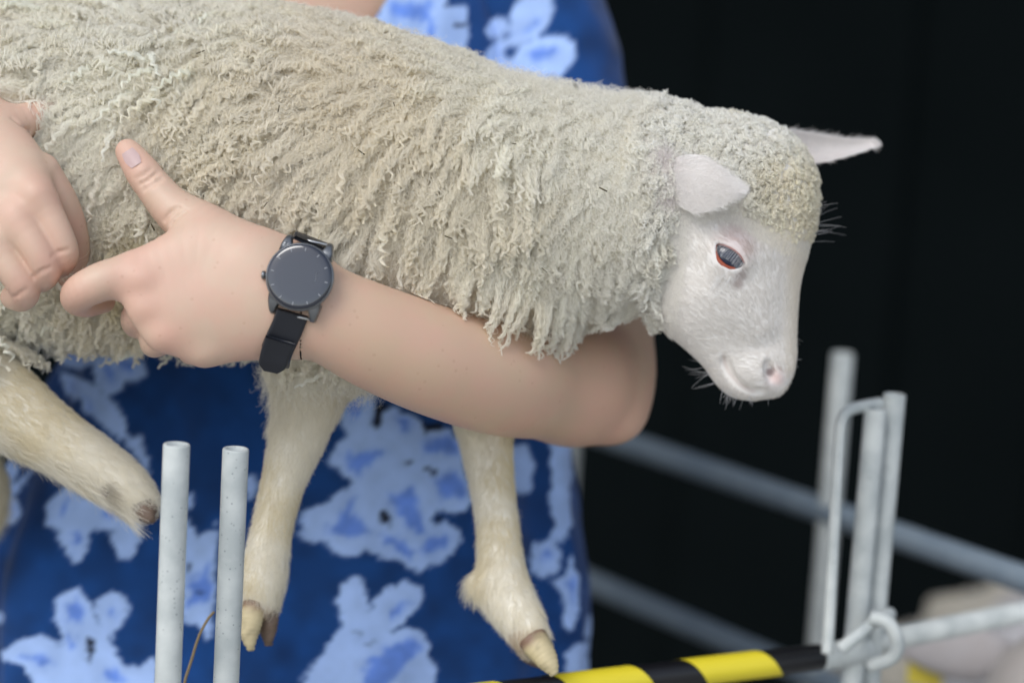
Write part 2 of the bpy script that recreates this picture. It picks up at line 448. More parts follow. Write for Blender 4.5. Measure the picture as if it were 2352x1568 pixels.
# eye
def surf_depth(field, px, py, d0=1.55, d1=1.75):
    ds = np.linspace(d0, d1, 401); p = np.array([P(px, py, d) for d in ds]); v = field.sample(p)
    i = np.argmax(v < 0); return ds[i]
ED = surf_depth(HF, 1668, 592)
EYE_R = .0150
EYE = P(1668, 591, ED + .0105)
en = nrm(-FWD + .15 * RGT + .12 * UPV)
ea = nrm((RGT * math.cos(R(33)) - UPV * math.sin(R(33)))); ea = nrm(ea - en * (ea @ en)); eb = np.cross(en, ea)
if eb @ UPV < 0: eb = -eb
HF.ell(EYE, (EYE_R + .0024,) * 3, k=.010)
sl, p = HF._box(EYE - .02, EYE + .02, .005)
dl = p - EYE.astype(np.float32); A_ = dl @ ea.astype(np.float32); B_ = dl @ eb.astype(np.float32); N_ = dl @ en.astype(np.float32)
# D-shaped opening: a straight upper lid and a deep lower lid
low = np.sqrt((A_ / .0122) ** 2 + ((B_ - .0022) / .0112) ** 2) - 1
upl = B_ - (.0031 - 16 * (A_ + .001) ** 2)
D_ = np.maximum(np.maximum(low * .0112, upl), -(N_ - .002))
HF.carve(sl, D_, .0012)
# nostril and mouth
ND = surf_depth(HF, 1768, 855)
HF.groove([P(1764, 838, ND + .001), P(1768, 853, ND + .001), P(1775, 868, ND + .002)], .0035, .003)
HF.groove([P(1779, 872, ND + .002), P(1789, 884, ND + .004)], .0018, .003)
mp = catmull([(1662, 816), (1668, 840), (1682, 864), (1702, 884), (1726, 897), (1752, 899)], 26)
mpts = [P(x, y, surf_depth(HF, x, y) + .0002) for x, y in mp]
HF.groove(mpts[2:], .0013, .0045)

Vb, Qb = BF.surf(2)
_pb = proj(Vb); Qb = Qb[~((_pb[Qb][:, :, 0] > 1505).all(1))]
Vh, Qh = HF.surf(2)
# the body mesh stops inside the neck, where the finer head mesh takes over
Nb = vnormals(Vb, Qb); Nh = vnormals(Vh, Qh)

lamb = empty('lamb', P(500, 900, 1.70))
tag(lamb, 'cream woolly lamb with white face carried on the person\'s forearm', 'lamb')

def ccol(n, c): return np.tile(np.array(c, np.float32), (n, 1))
def lerpc(C, mask, c): return C * (1 - mask[:, None]) + np.array(c, np.float32) * mask[:, None]

pb = proj(Vb)
Cb = ccol(len(Vb), (.82, .78, .67))
legm = sst(860, 900, pb[:, 1])
Cb = lerpc(Cb, legm, (.82, .78, .68))
Cb = lerpc(Cb, .5 * legm * sst(.0, .6, fbm(Vb, 30)), (.74, .65, .44))
ph = proj(Vh)
Ch = ccol(len(Vh), (.76, .735, .70))
def near_px(pp, x, y, r, soft=.6): return 1 - sst(r * (1 - soft), r, np.hypot(pp[:, 0] - x, pp[:, 1] - y))
near = (ph[:, 2] < HD)
Ch = lerpc(Ch, .42 * near_px(ph, 1690, 564, 74, 1.), (.74, .53, .50))
Ch = lerpc(Ch, .55 * near_px(ph, 1706, 634, 18, 1.) * near, (.24, .15, .13))
Ch = lerpc(Ch, .55 * near_px(ph, 1696, 652, 20, 1.) * near, (.34, .22, .19))
Ch = lerpc(Ch, .4 * near_px(ph, 1718, 575, 26, 1.) * near, (.50, .38, .32))
Ch = lerpc(Ch, .6 * near_px(ph, 1784, 868, 30, .9), (.72, .46, .42))
Ch = lerpc(Ch, .8 * near_px(ph, 1768, 854, 14, .6) * near, (.10, .05, .05))
for x, y in mp[:-4]:
    Ch = lerpc(Ch, .22 * near_px(ph, x, y, 9, 1.), (.42, .28, .23))
Ch = lerpc(Ch, .5 * sst(1790, 1830, ph[:, 0]) * sst(560, 620, ph[:, 1]), (.80, .72, .58))
Vall = np.concatenate([Vb, Vh]); Qall = np.concatenate([Qb, Qh + len(Vb)])
mesh('body', Vall, Qall, MT['lambskin'], lamb, cols=np.concatenate([Cb, Ch]))

# ------------------------------------------------------------------ the person
person = empty('person', (P(690, 800, 2.0)[0], P(690, 800, 2.0)[1], 0))
tag(person, 'person in a blue flowered dress hugging the lamb with both arms', 'person')

def finger(F, pts, k=.006): F.chain([q(*a) for a in pts], k=k)
def sculpt_arms(F):
    # the person's left arm: shoulder, elbow, forearm in front of the lamb, wrist
    arm = [(1255, 60, 1.975, 138), (1330, 380, 1.945, 124), (1368, 640, 1.895, 110), (1378, 790, 1.845, 104), (1372, 878, 1.80, 106), (1290, 886, 1.755, 120), (1160, 872, 1.69, 130), (1010, 832, 1.645, 127), (880, 782, 1.62, 121), (780, 735, 1.606, 112), (690, 690, 1.60, 106), (610, 668, 1.60, 108)]
    F.chain([q(*a) for a in arm], k=.02, flat=(FWD, .88), sub=9)
    F.chain([q(1366, 760, 1.835, 98), q(1360, 850, 1.805, 108), q(1320, 874, 1.775, 114)], k=.04)
    F.ell(P(1412, 948, 1.80), (.013, .013, .013), k=.03)
    F.ell(P(1428, 962, 1.785), (.008, .010, .008), k=.02)
    # left hand: four metacarpals fanning out from the wrist
    pal = (FWD, .62)
    F.chain([q(640, 675, 1.60, 104), q(560, 640, 1.596, 96), q(450, 600, 1.592, 82), q(330, 628, 1.586, 56)], k=.02, flat=pal)
    F.chain([q(640, 680, 1.60, 104), q(520, 675, 1.592, 92), q(420, 690, 1.586, 74), q(345, 700, 1.583, 50)], k=.02, flat=pal)
    F.chain([q(640, 690, 1.60, 104), q(520, 715, 1.593, 84), q(430, 750, 1.588, 62), q(382, 762, 1.586, 46)], k=.02, flat=pal)
    F.chain([q(640, 695, 1.60, 98), q(540, 740, 1.597, 72), q(500, 775, 1.595, 52), q(470, 792, 1.594, 42)], k=.02, flat=pal)
    F.chain([q(560, 600, 1.603, 84), q(470, 532, 1.608, 66), q(400, 482, 1.612, 50), q(352, 428, 1.615, 42), q(328, 396, 1.616, 40), q(304, 362, 1.620, 33), q(294, 348, 1.622, 29)], k=.014)
    finger(F, [(335, 634, 1.592, 52), (258, 640, 1.584, 47), (200, 662, 1.582, 43), (178, 682, 1.594, 40), (198, 694, 1.612, 35), (235, 690, 1.63, 30)], .010)
    finger(F, [(345, 704, 1.594, 44), (316, 728, 1.604, 38), (318, 744, 1.630, 34), (345, 742, 1.65, 30)], .007)
    finger(F, [(386, 768, 1.595, 40), (356, 786, 1.608, 35), (364, 788, 1.635, 31)], .007)
    finger(F, [(474, 796, 1.600, 36), (440, 806, 1.612, 32), (450, 796, 1.64, 28)], .009)
    for x, y, d_ in ((328, 640, 1.580), (334, 704, 1.5805), (376, 768, 1.583), (474, 806, 1.590)):
        F.ell(P(x, y, d_), (.0050, .0050, .0035), k=.012)
    # person's right hand, upper left
    RW = [(290, -90, 1.985, 120), (-50, 60, 1.96, 118), (-330, 60, 1.91, 115), (-400, 80, 1.86, 118), (-250, 150, 1.75, 118), (-120, 250, 1.66, 108), (-50, 340, 1.625, 112), (10, 420, 1.605, 112), (25, 455, 1.602, 96)]
    F.chain([q(*a) for a in RW], k=.02, flat=(FWD, .7))
    finger(F, [(-50, 330, 1.63, 70), (40, 285, 1.634, 44), (100, 268, 1.648, 37), (160, 270, 1.668, 31)], .010)
    finger(F, [(95, 395, 1.610, 44), (144, 468, 1.620, 37), (171, 545, 1.632, 33), (172, 602, 1.644, 30), (154, 642, 1.654, 26)], .003)
    finger(F, [(60, 425, 1.596, 50), (110, 496, 1.588, 39), (145, 572, 1.590, 35), (140, 602, 1.603, 33), (120, 612, 1.63, 30)], .003)
    finger(F, [(15, 478, 1.592, 50), (68, 548, 1.582, 39), (103, 612, 1.585, 36), (97, 636, 1.600, 34), (78, 642, 1.63, 31)], .003)
    finger(F, [(-35, 530, 1.594, 48), (18, 606, 1.584, 38), (56, 664, 1.588, 35), (49, 684, 1.604, 32), (30, 682, 1.63, 29)], .003)
    for x, y in ((82, 440), (38, 494), (-8, 548)): F.ell(P(x, y, 1.584), (.006, .007, .005), k=.016)
AF = Field((-.62, 1.47, 1.03), (.12, 2.08, 1.47), .0026); sculpt_arms(AF)
# both hands again on a finer grid, with their creases
NF_ = Field((-.372, 1.50, 1.055), (-.118, 1.70, 1.30), .00125); sculpt_arms(NF_)
def crease(pts, r=.0010, k=.0022, up=.0004):
    NF_.groove([P(x, y, surf_depth(NF_, x, y, 1.5, 1.75) - up) for x, y in pts], r, k)
crease([(322, 424), (340, 414), (362, 396)]); crease([(330, 436), (350, 424), (372, 410)]); crease([(312, 410), (330, 402), (348, 388)], .0008)
crease([(378, 506), (392, 488), (412, 476)], .0012); crease([(392, 516), (408, 496), (428, 484)], .001)
crease([(120, 588), (138, 578), (156, 574)], .0006); crease([(78, 636), (96, 622), (114, 614)], .0006); crease([(30, 684), (48, 672), (64, 664)], .0006)

crease([(70, 300), (78, 318), (92, 330)], .0012); crease([(30, 272), (50, 288), (66, 300)], .001)
Va, Qa = AF.surf(4); Vn, Qn = NF_.surf(2)
def in_hand(V_, Q_):
    c_ = proj(V_[Q_].mean(1)); return (c_[:, 0] > -62) & (c_[:, 0] < 690) & (c_[:, 1] > 206) & (c_[:, 1] < 862) & (c_[:, 2] < 1.69)
Qa = Qa[~in_hand(Va, Qa)]; Qn = Qn[in_hand(Vn, Qn)]

# the rest of the body, coarser, hidden by the dress
xc = P(690, 500, 1.99)
TF = Field((-.52, 1.60, 0), (.32, 2.32, 1.82), .011)
cx, cy = xc[0], xc[1] - .0
def c3(dx, dy, z): return np.array((cx + dx, cy + dy, z))
TF.chain([(c3(0, .02, .92), .155), (c3(0, .02, 1.10), .135), (c3(0, .01, 1.30), .125), (c3(0, .02, 1.36), .10)], k=.06, flat=((0, 1, 0), .75))
TF.cone(c3(-.13, .03, 1.38), c3(.13, .03, 1.38), .055, .055, .06)
TF.cone(c3(0, .02, 1.38), c3(0, .0, 1.52), .058, .052, .03)
TF.ell(c3(0, -.02, 1.62), (.075, .095, .115), k=.03); TF.ell(c3(0, .01, 1.66), (.078, .09, .08), k=.03)
TF.cone(c3(0, -.115, 1.625), c3(0, -.13, 1.60), .008, .014, .012)
for s in (-1, 1):
    TF.chain([(c3(s * .1, .02, .9), .10), (c3(s * .1, .02, .48), .062), (c3(s * .1, .03, .34), .058), (c3(s * .1, .04, .08), .038), (c3(s * .11, -.08, .035), .034)], k=.03)
    TF.ell(c3(s * .08, .01, 1.61), (.012, .02, .03), k=.01)
Vt, Qt = TF.surf(2)
Vp = np.concatenate([Va, Vn, Vt]); Qp = np.concatenate([Qa, Qn + len(Va), Qt + len(Va) + len(Vn)])
pp = proj(Vp); Cp = ccol(len(Vp), (.58, .405, .282))
Cp = lerpc(Cp, .35 * (1 - sst(560, 900, pp[:, 0])) , (.62, .47, .385))
for x, y, r_ in [(330, 650, 70), (342, 724, 50), (396, 780, 50), (170, 690, 60), (1420, 960, 110), (300, 360, 60), (120, 600, 50), (45, 655, 50), (70, 480, 60), (130, 265, 70)]:
    Cp = lerpc(Cp, .24 * near_px(pp, x, y, 1.5 * r_, 1.) * (pp[:, 2] < 1.9), (.66, .28, .22))
mesh('body', Vp, Qp, MT['skin'], person, cols=Cp)
# thumb nail
def sdepth(px, py): return surf_depth(NF_ if px < 685 else AF, px, py, 1.5, 1.75)
nx_, ny_ = 7, 9
V = []; ax = nrm(np.array((-34., -52.))); pe = np.array((-ax[1], ax[0]))
for j in range(ny_):
    for i in range(nx_):
        t = j / (ny_ - 1); u = i / (nx_ - 1) * 2 - 1
        wv = 19 * (1 - .25 * t ** 3) * (math.sin(min(1, .45 + t) * math.pi / 2))
        x, y = np.array((306., 368.)) + ax * (t * 40 - 14) + pe * (u * wv)
        V.append(P(x, y, sdepth(x, y) - .0010))
F = [(j * nx_ + i, j * nx_ + i + 1, (j + 1) * nx_ + i + 1, (j + 1) * nx_ + i) for j in range(ny_ - 1) for i in range(nx_ - 1)]
mesh('thumbnail', V, F, MT['nail'], person)

# ---- dress: rings of an elliptical section, printed with flowers
def ell_blob(X, Y, x, y, rx, ry, rot=0):
    c, s = math.cos(R(rot)), math.sin(R(rot)); dx = X - x; dy = Y - y
    a = (dx * c + dy * s) / rx; b = (-dx * s + dy * c) / ry
    r = np.sqrt(a * a + b * b); return (r - 1) * min(rx, ry)
def c5(x, y): return 529.2 + .4939 * x, 793.8 + .4939 * y
def c4(x, y): return .4939 * x, 793.8 + .4939 * y
def c8(x, y): return 705.6 + .375 * x, .375 * y
LIGHT, MID, DARK = [], [], []
LP, MP, DP = [], [], []
def poly(L, f, *ps):
    for p_ in ps: L.append(np.array([f(*a) for a in p_]))
poly(LP, c5, [(495,240),(505,330),(525,390),(545,430),(500,455),(465,490),(470,545),(515,600),(560,630),(540,665),(490,690),(440,735),(390,745),(340,775),(320,890),(380,910),(440,915),(470,950),(540,980),(600,965),(630,945),(670,965),(730,990),(790,1005),(830,1035),(880,1050),(930,1020),(990,1000),(1040,955),(1068,900),(1050,840),(1000,815),(955,830),(945,800),(975,765),(1030,780),(1080,760),(1115,735),(1120,640),(1100,600),(1080,560),(1085,430),(1000,380),(985,395),(900,400),(895,350),(740,275),(715,330),(690,385),(655,370),(655,300),(670,230)],
    [(1290,470),(1370,455),(1400,500),(1412,560),(1395,620),(1395,670),(1350,695),(1295,690)], [(1490,450),(1590,450),(1585,640),(1590,800),(1575,880),(1540,910),(1500,900),(1510,820),(1485,750),(1495,600)],
    [(1400,930),(1500,900),(1535,960),(1530,1040),(1440,1085),(1385,1040),(1400,980)], [(1490,1100),(1560,1060),(1580,970),(1600,1000),(1630,1130),(1620,1240),(1580,1330),(1550,1290),(1560,1190)], [(1580,1400),(1660,1370),(1670,1530),(1550,1590),(1560,1480)],
    [(490,1180),(520,1110),(580,1060),(610,1080),(625,1160),(655,1235),(680,1170),(730,1120),(820,1095),(880,1120),(900,1170),(870,1220),(800,1290),(740,1330),(800,1315),(900,1330),(925,1400),(930,1470),(960,1490),(930,1600),(800,1680),(400,1660),(330,1568),(380,1480),(440,1420),(450,1380),(520,1310),(500,1230)])
poly(MP, c5, [(520,510),(600,490),(690,470),(730,490),(690,530),(640,560),(600,610),(570,600)], [(760,330),(830,300),(845,400),(790,410)], [(870,460),(1000,400),(1060,420),(1065,500),(900,510)], [(950,610),(1010,585),(1080,600),(1105,650),(1090,710),(980,720)], [(770,690),(850,640),(860,680),(880,760),(905,850),(880,890),(830,860),(780,780),(720,690)], [(480,830),(540,720),(600,700),(560,760),(620,830),(660,880),(560,905),(500,890),(430,850)], [(690,880),(780,890),(860,960),(830,985),(720,930)], [(880,950),(930,880),(1000,865),(1030,900),(990,950),(910,990)], [(540,260),(600,250),(620,330),(560,360)],
    [(740,1230),(830,1165),(850,1190),(790,1245),(745,1260)], [(650,1450),(760,1380),(880,1350),(895,1400),(830,1470),(720,1600),(600,1600)], [(1440,960),(1490,930),(1500,980),(1450,1010)], [(1560,1110),(1600,1060),(1615,1150),(1590,1230)])
poly(DP, c5, [(660,270),(740,270),(715,330),(690,385),(655,370)], [(895,350),(985,370),(985,395),(900,400)], [(905,570),(970,570),(940,610)], [(790,545),(850,540),(820,560)], [(690,770),(730,765),(755,790),(740,815),(755,860),(730,830),(700,825)], [(960,790),(990,800),(955,830)], [(560,1325),(620,1350),(600,1330)], [(620,1390),(690,1375),(660,1395)])
poly(LP, c4, [(275,120),(360,135),(450,190),(530,260),(575,330),(597,415),(570,440),(500,390),(420,330),(370,260),(300,200)], [(580,450),(640,410),(680,480),(710,600),(690,580),(640,520)],
    [(215,740),(250,690),(300,660),(350,670),(380,720),(400,700),(560,690),(640,800),(655,880),(630,960),(600,995),(555,985),(525,920),(525,860),(440,850),(410,880),(405,930),(380,1000),(350,1010),(300,950),(270,890),(275,860),(210,830)],
    [(870,800),(920,880),(980,860),(1010,820),(1010,900),(1000,1100),(990,1300),(960,1370),(930,1300),(850,1280),(830,1000)], [(250,1190),(300,1140),(370,1130),(430,1190),(445,1280),(460,1300),(445,1230),(470,1160),(540,1145),(595,1180),(595,1250),(550,1320),(510,1340),(530,1400),(560,1480),(640,1490),(720,1450),(740,1620),(170,1620),(110,1490),(20,1460),(0,1420),(60,1380),(190,1340),(260,1370),(290,1400),(285,1330),(255,1280)],
    [(1140,620),(1180,600),(1190,700),(1145,740)], [(-20,690),(80,640),(150,580),(100,670),(10,740)], [(-20,1240),(18,1250),(10,1285),(-20,1290)], [(865,690),(890,680),(895,740),(870,760)])
poly(MP, c4, [(320,160),(360,190),(450,330),(520,410),(440,350),(350,250)], [(280,740),(320,700),(330,760),(290,790)], [(490,720),(570,730),(610,800),(490,800)], [(330,870),(380,860),(370,930),(340,960)], [(880,1100),(980,1000),(990,1180),(870,1230)], [(300,1200),(360,1170),(405,1220),(380,1290),(320,1280)], [(500,1220),(540,1210),(540,1260),(505,1260)], [(320,1330),(350,1330),(340,1420),(320,1400)], [(70,1450),(200,1420),(260,1470),(200,1500)], [(490,1480),(540,1490),(600,1568),(480,1568)])
poly(DP, c4, [(410,1340),(445,1380),(420,1480),(400,1440)], [(860,1000),(890,1010),(880,1070)], [(890,1140),(945,1140),(910,1155)])
poly(LP, c8, [(430,110),(480,-60),(840,-60),(860,40),(990,30),(985,250),(960,330),(800,330),(720,240),(560,260),(400,190)], [(1100,190),(1140,110),(1220,110),(1240,160),(1200,240),(1130,240)], [(1230,110),(1280,30),(1360,-40),(1500,-40),(1500,110),(1440,200),(1350,260),(1260,290),(1200,330),(1300,380),(1240,460),(1060,400),(1090,330),(1160,250),(1240,240)], [(1230,400),(1300,270),(1450,220),(1560,220),(1650,270),(1640,360),(1580,460),(1420,500),(1240,480)])
poly(MP, c8, [(500,20),(760,10),(740,150),(600,110),(520,120)], [(740,130),(790,100),(790,240),(730,250)], [(1310,330),(1440,270),(1560,290),(1500,360),(1360,380)], [(1290,200),(1400,120),(1420,150),(1310,230)])
poly(DP, c8, [(880,150),(985,140),(985,170),(890,165)], [(830,20),(870,20),(850,45)])
def poly_sd(X, Y, p_):
    """signed distance to a closed outline, evaluated only near it"""
    m = np.full(X.shape, 1e3); sel = (X > p_[:, 0].min() - 30) & (X < p_[:, 0].max() + 30) & (Y > p_[:, 1].min() - 30) & (Y < p_[:, 1].max() + 30)
    x, y = X[sel], Y[sel]; d2 = np.full(x.shape, 1e9); ins = np.zeros(x.shape, bool)
    for (x0, y0_), (x1, y1_) in zip(p_, np.roll(p_, -1, 0)):
        ex, ey = x1 - x0, y1_ - y0_; t = np.clip(((x - x0) * ex + (y - y0_) * ey) / (ex * ex + ey * ey + 1e-9), 0, 1)
        d2 = np.minimum(d2, (x - x0 - t * ex) ** 2 + (y - y0_ - t * ey) ** 2)
        ins ^= ((y0_ > y) != (y1_ > y)) & (x < ex * (y - y0_) / (ey + 1e-12) + x0)
    m[sel] = np.where(ins, -1, 1) * np.sqrt(d2); return m
# further flowers where the lamb hides the cloth or the frame ends
fr = np.random.default_rng(3)
for _ in range(70):
    x, y = fr.uniform(-300, 1700), fr.uniform(-500, 2900)
    if -40 < x < 1420 and (y < 260 or 800 < y < 1600): continue
    for k in range(5):
        a = k * 1.256 + fr.uniform(0, 1); LIGHT.append((x + 60 * math.cos(a), y + 60 * math.sin(a), 48, 36, math.degrees(a))); MID.append((x + 62 * math.cos(a), y + 62 * math.sin(a), 24, 16, math.degrees(a)))
    DARK.append((x, y, 12, 12, 0))
NAVY, PALE, BLUE, INK = (.0035, .044, .175), (.36, .51, .84), (.115, .24, .70), (.002, .004, .012)
def print_cols(X, Y):
    q3 = np.stack([X, Y, 0 * X], -1)
    wx = 5 * fbm(q3, .05, 2) + 5 * noise3(q3 + 31, .13); wy = 5 * fbm(q3 + 91, .05, 2) + 5 * noise3(q3 + 51, .13)
    def dist(L, PL):
        m = np.full(X.shape, 1e3)
        for b in L: m = np.minimum(m, ell_blob(X + wx, Y + wy, *b))
        for p_ in PL: m = np.minimum(m, poly_sd(X + wx, Y + wy, p_))
        return m
    dl, dm, dk = dist(LIGHT, LP), dist(MID, MP), dist(DARK, DP)
    C = np.tile(np.array(NAVY), X.shape + (1,)) * (1 + .25 * fbm(q3, .02, 2))[..., None]
    l = (1 - sst(-4, 4, dl + 3 * noise3(q3 + 13, .2)))[..., None]; C = C * (1 - l) + np.array(PALE) * l * (1 + .10 * fbm(q3 + 5, .03, 3))[..., None]
    m = ((1 - sst(-12, 7, dm + 5 * noise3(q3 + 77, .09) + 5 * noise3(q3 * (1, .25, 1) + 17, .16))) * (1 - sst(-14, -4, dl)))[..., None] * .92; C = C * (1 - m) + np.array(BLUE) * m * (1 + .2 * fbm(q3 + 9, .03, 3))[..., None]
    k = (1 - sst(-3, 3, dk))[..., None]; C = C * (1 - k) + np.array(INK) * k
    return C

# profile of the dress: (picture row, left, right, front distance) then down to a hem at knee height
prof = [(-260, 330, 1090, 1.90), (-120, 240, 1150, 1.885), (60, 230, 1180, 1.865), (260, 250, 1210, 1.855), (520, 230, 1240, 1.86), (760, 170, 1275, 1.855), (960, 100, 1303, 1.845), (1150, 20, 1318, 1.835), (1300, -40, 1337, 1.83), (1420, -60, 1356, 1.83), (1568, -80, 1358, 1.83), (1900, -130, 1400, 1.83), (2400, -180, 1450, 1.84), (2900, -230, 1500, 1.86)]
pr = catmull(np.array(prof, float), 330)
NU = 560
V = np.zeros((len(pr), NU, 3)); XX = np.zeros((len(pr), NU)); YY = np.zeros((len(pr), NU))
th = np.linspace(0, 2 * math.pi, NU, endpoint=False) - math.pi / 2
for i, (y, l, r, fd) in enumerate(pr):
    dc = fd + .125
    a = P(l, y, dc); b = P(r, y, dc); c = (a + b) / 2; hw = np.linalg.norm(b - a) / 2; ex = (b - a) / np.linalg.norm(b - a)
    ey = np.array((0, 1, 0.)); hd = dc - fd
    cs, sn = np.cos(th), np.sin(th)
    sx = np.sign(cs) * np.abs(cs) ** .8; sy = np.sign(sn) * np.abs(sn) ** .8
    V[i] = c + np.outer(sx * hw, ex) + np.outer(sy * hd, ey)
z = V[..., 2]
# hanging folds and creases
ang = np.broadcast_to(th, z.shape)
fold = .009 * np.sin(ang * 13 + 2.5 * noise3(V * (1, 1, .6), 5)) * sst(1.25, .7, z) + .018 * noise3(V * (1.3, 1, .45) + 3, 9) * sst(1.3, .95, z) + .004 * fbm(V * (1, 1, .8), 22, 2)
rad = nrm(V - np.stack([V[..., 0].mean(1, keepdims=True) + 0 * z, V[..., 1].mean(1, keepdims=True) + 0 * z, z], -1))
V = V + rad * fold[..., None]
pj = proj(V.reshape(-1, 3)).reshape(V.shape)
XX, YY = pj[..., 0], pj[..., 1]
back = np.sin(ang) > .15
C = print_cols(np.where(back, XX + 517, XX), np.where(back, YY + 333, YY))
F = []
ids = np.arange(len(pr) * NU).reshape(len(pr), NU)
# V neckline
inV = (np.abs(XX - 700) < (300 - YY) * .61) & (np.sin(ang) < .2) & (YY < 300)
keep = ~(inV[:-1] | inV[1:])
f = np.stack([ids[:-1], np.roll(ids, -1, 1)[:-1], np.roll(ids, -1, 1)[1:], ids[1:]], -1)
F = f[keep].reshape(-1, 4)[:, ::-1]
dress = mesh('dress', V.reshape(-1, 3), F, MT['dress'], person, cols=C.reshape(-1, 3))
# sleeves
def sleeve(pts, parent):
    path = catmull(np.array([np.append(P(*p_[:3]), PX(p_[3], p_[2])) for p_ in pts]), 70)
    Vs, Fs = tube(path[:, :3], path[:, 3], 90, cap=False)
    Vs = Vs + .004 * np.stack([fbm(Vs, 18, 3), fbm(Vs + 9, 18, 3), fbm(Vs + 4, 18, 3)], -1)
    pj = proj(Vs)
    o = mesh('sleeve', Vs, Fs, MT['dress'], parent, cols=print_cols(pj[:, 0], pj[:, 1]))
    return o
sleeve([(1060, -190, 1.985, 120), (1130, -90, 1.98, 155), (1205, 20, 1.975, 168), (1255, 160, 1.965, 172), (1285, 300, 1.95, 168), (1305, 430, 1.935, 160)], person)
sleeve([(330, -200, 1.985, 120), (240, -100, 1.98, 150), (130, 0, 1.975, 160), (0, 80, 1.965, 162), (-140, 110, 1.94, 155)], person)

# ------------------------------------------------------------------ the watch on the left wrist
WD = min(sdepth(692, 638), sdepth(660, 690), sdepth(720, 600)) + .001
Wc = P(692, 639, WD)
wn = nrm(-FWD + .10 * UPV - .05 * RGT)
wv_ = nrm(UPV * .976 + RGT * .217); wv_ = nrm(wv_ - wn * (wv_ @ wn)); wu = np.cross(wv_, wn)
def W(u, v, z): return Wc + (wu * u + wv_ * v + wn * z) * .001
def lathe(prof, seg=72, close=True):
    V = []; F = []
    for r, zz in prof:
        for k in range(seg):
            a = 2 * math.pi * k / seg; V.append(W(r * math.cos(a), r * math.sin(a), zz))
    n = len(prof)
    for i in range(n - 1):
        for k in range(seg): F.append((i * seg + k, i * seg + (k + 1) % seg, (i + 1) * seg + (k + 1) % seg, (i + 1) * seg + k))
    if close: F.append(tuple(range((n - 1) * seg, n * seg)))
    return V, F
watch = empty('wristwatch', Wc)
tag(watch, 'round dark faced smartwatch with black strap on the wrist', 'watch')
V, F = lathe([(18, -1.5), (20.3, 0), (21.6, 2), (22.2, 5), (22.3, 7.2), (21.9, 8.0), (21.3, 8.2)], close=False); case = mesh('case', V, F, MT['case'], watch)
V, F = lathe([(21.4, 7.6), (21.35, 8.3), (21.0, 8.9), (20.2, 9.45), (18.8, 9.75), (15, 9.9), (8, 10.0), (.5, 10.03)]); mesh('glass', V, F, MT['glass'], watch)
for k in range(12):
    a = 2 * math.pi * k / 12; ca, sa = math.cos(a), math.sin(a); V = []
    for z_, hw in ((10.0, .32),):
        for r_ in (17.0, 19.0):
            for s_ in (-1, 1): V.append(W(r_ * ca - s_ * hw * sa, r_ * sa + s_ * hw * ca, 9.93 if r_ > 18 else 10.0))
    mesh('hour_mark', V, [(0, 1, 3, 2)], MT['mark'], watch)
def disc_button(u, v, r, name, red=False):
    # a crown: a short stepped cylinder pointing out of the case side
    c = np.array((u, v)); dr = c / np.linalg.norm(c)
    path = [W(*(dr * (21.5 + t)), 4.4) for t in (0, 1.0, 1.01, 1.6, 1.61, 3.4, 3.8)]
    V, F = tube(path, np.array((1.3, 1.3, 1.3, 1.3, r, r, r - .5)) * .001, 24); o = mesh(name, V, F, MT['case'], watch)
    if red:
        V, F = tube([W(*(dr * (21.5 + t)), 4.4) for t in (1.0, 1.7)], (r + .05) * .001, 24); mesh('red_ring', V, F, MT['red'], o)
disc_button(-14.5, 19, 2.3, 'crown'); disc_button(-21.5, -3.3, 2.7, 'crown', True)
# lugs
for sv_ in (-1, 1):
    for su in (-1, 1):
        V = []; st = [(12.0, 11.0, 14.5, 7.2, -.5), (13.2, 7.6, 19.0, 6.5, -1.5), (13.7, 5.0, 22.3, 4.8, -3), (13.6, 3.6, 25.0, 2.4, -4.2), (13.3, 2.6, 26.4, .2, -4.0)]
        for uc, wd, v_, zt, zb in st:
            for (du, z_) in ((-.5, zb), (-.5, zt - .5), (-.3, zt), (.3, zt), (.5, zt - .5), (.5, zb)): V.append(W(su * uc + du * wd, sv_ * v_, z_))
        F = [(i * 6 + j, i * 6 + (j + 1) % 6, (i + 1) * 6 + (j + 1) % 6, (i + 1) * 6 + j) for i in range(4) for j in range(6)] + [tuple(range(6)), tuple(range(24, 30))]
        mesh('lug', V, F, MT['case'], watch)
for sv_ in (-1, 1):
    V, F = tube([W(-13, sv_ * 25, 0), W(13, sv_ * 25, 0)], .0009, 12); mesh('spring_bar', V, F, MT['pin'], watch)
def ribbon(path, wdir, half, th, mat_, name, parent, taper=None, n=40):
    pa = catmull(path, n); tg = nrm(np.gradient(pa, axis=0)); V = []; 
    for i in range(n):
        wd = nrm(wdir - tg[i] * (wdir @ tg[i])); nn = np.cross(tg[i], wd)
        if nn @ FWD > 0: nn = -nn
        h_ = half * (taper(i / (n - 1)) if taper else 1)
        for a, b in ((-1, -.5), (-1, .2), (-.9, .5), (-.75, .42), (.75, .42), (.9, .5), (1, .2), (1, -.5)): V.append(pa[i] + wd * a * h_ + nn * b * th)
    F = [(i * 8 + j, i * 8 + (j + 1) % 8, (i + 1) * 8 + (j + 1) % 8, (i + 1) * 8 + j) for i in range(n - 1) for j in range(8)] + [tuple(range(8)), tuple(range((n - 1) * 8, n * 8))]
    return mesh(name, V, F, mat_, parent)
wd0 = nrm(wu)
fa = nrm(P(880, 782, 1.62) - P(640, 690, 1.60))
dS = lambda x, y: sdepth(x, y) - .0022
ribbon([W(0, -23.2, 1.5), P(660, 752, dS(668, 745)), P(648, 778, dS(650, 775)), P(637, 802, 1.584), P(631, 822, 1.596), P(630, 832, 1.610)], fa, .0105, .003, MT['rubber'], 'strap', watch)
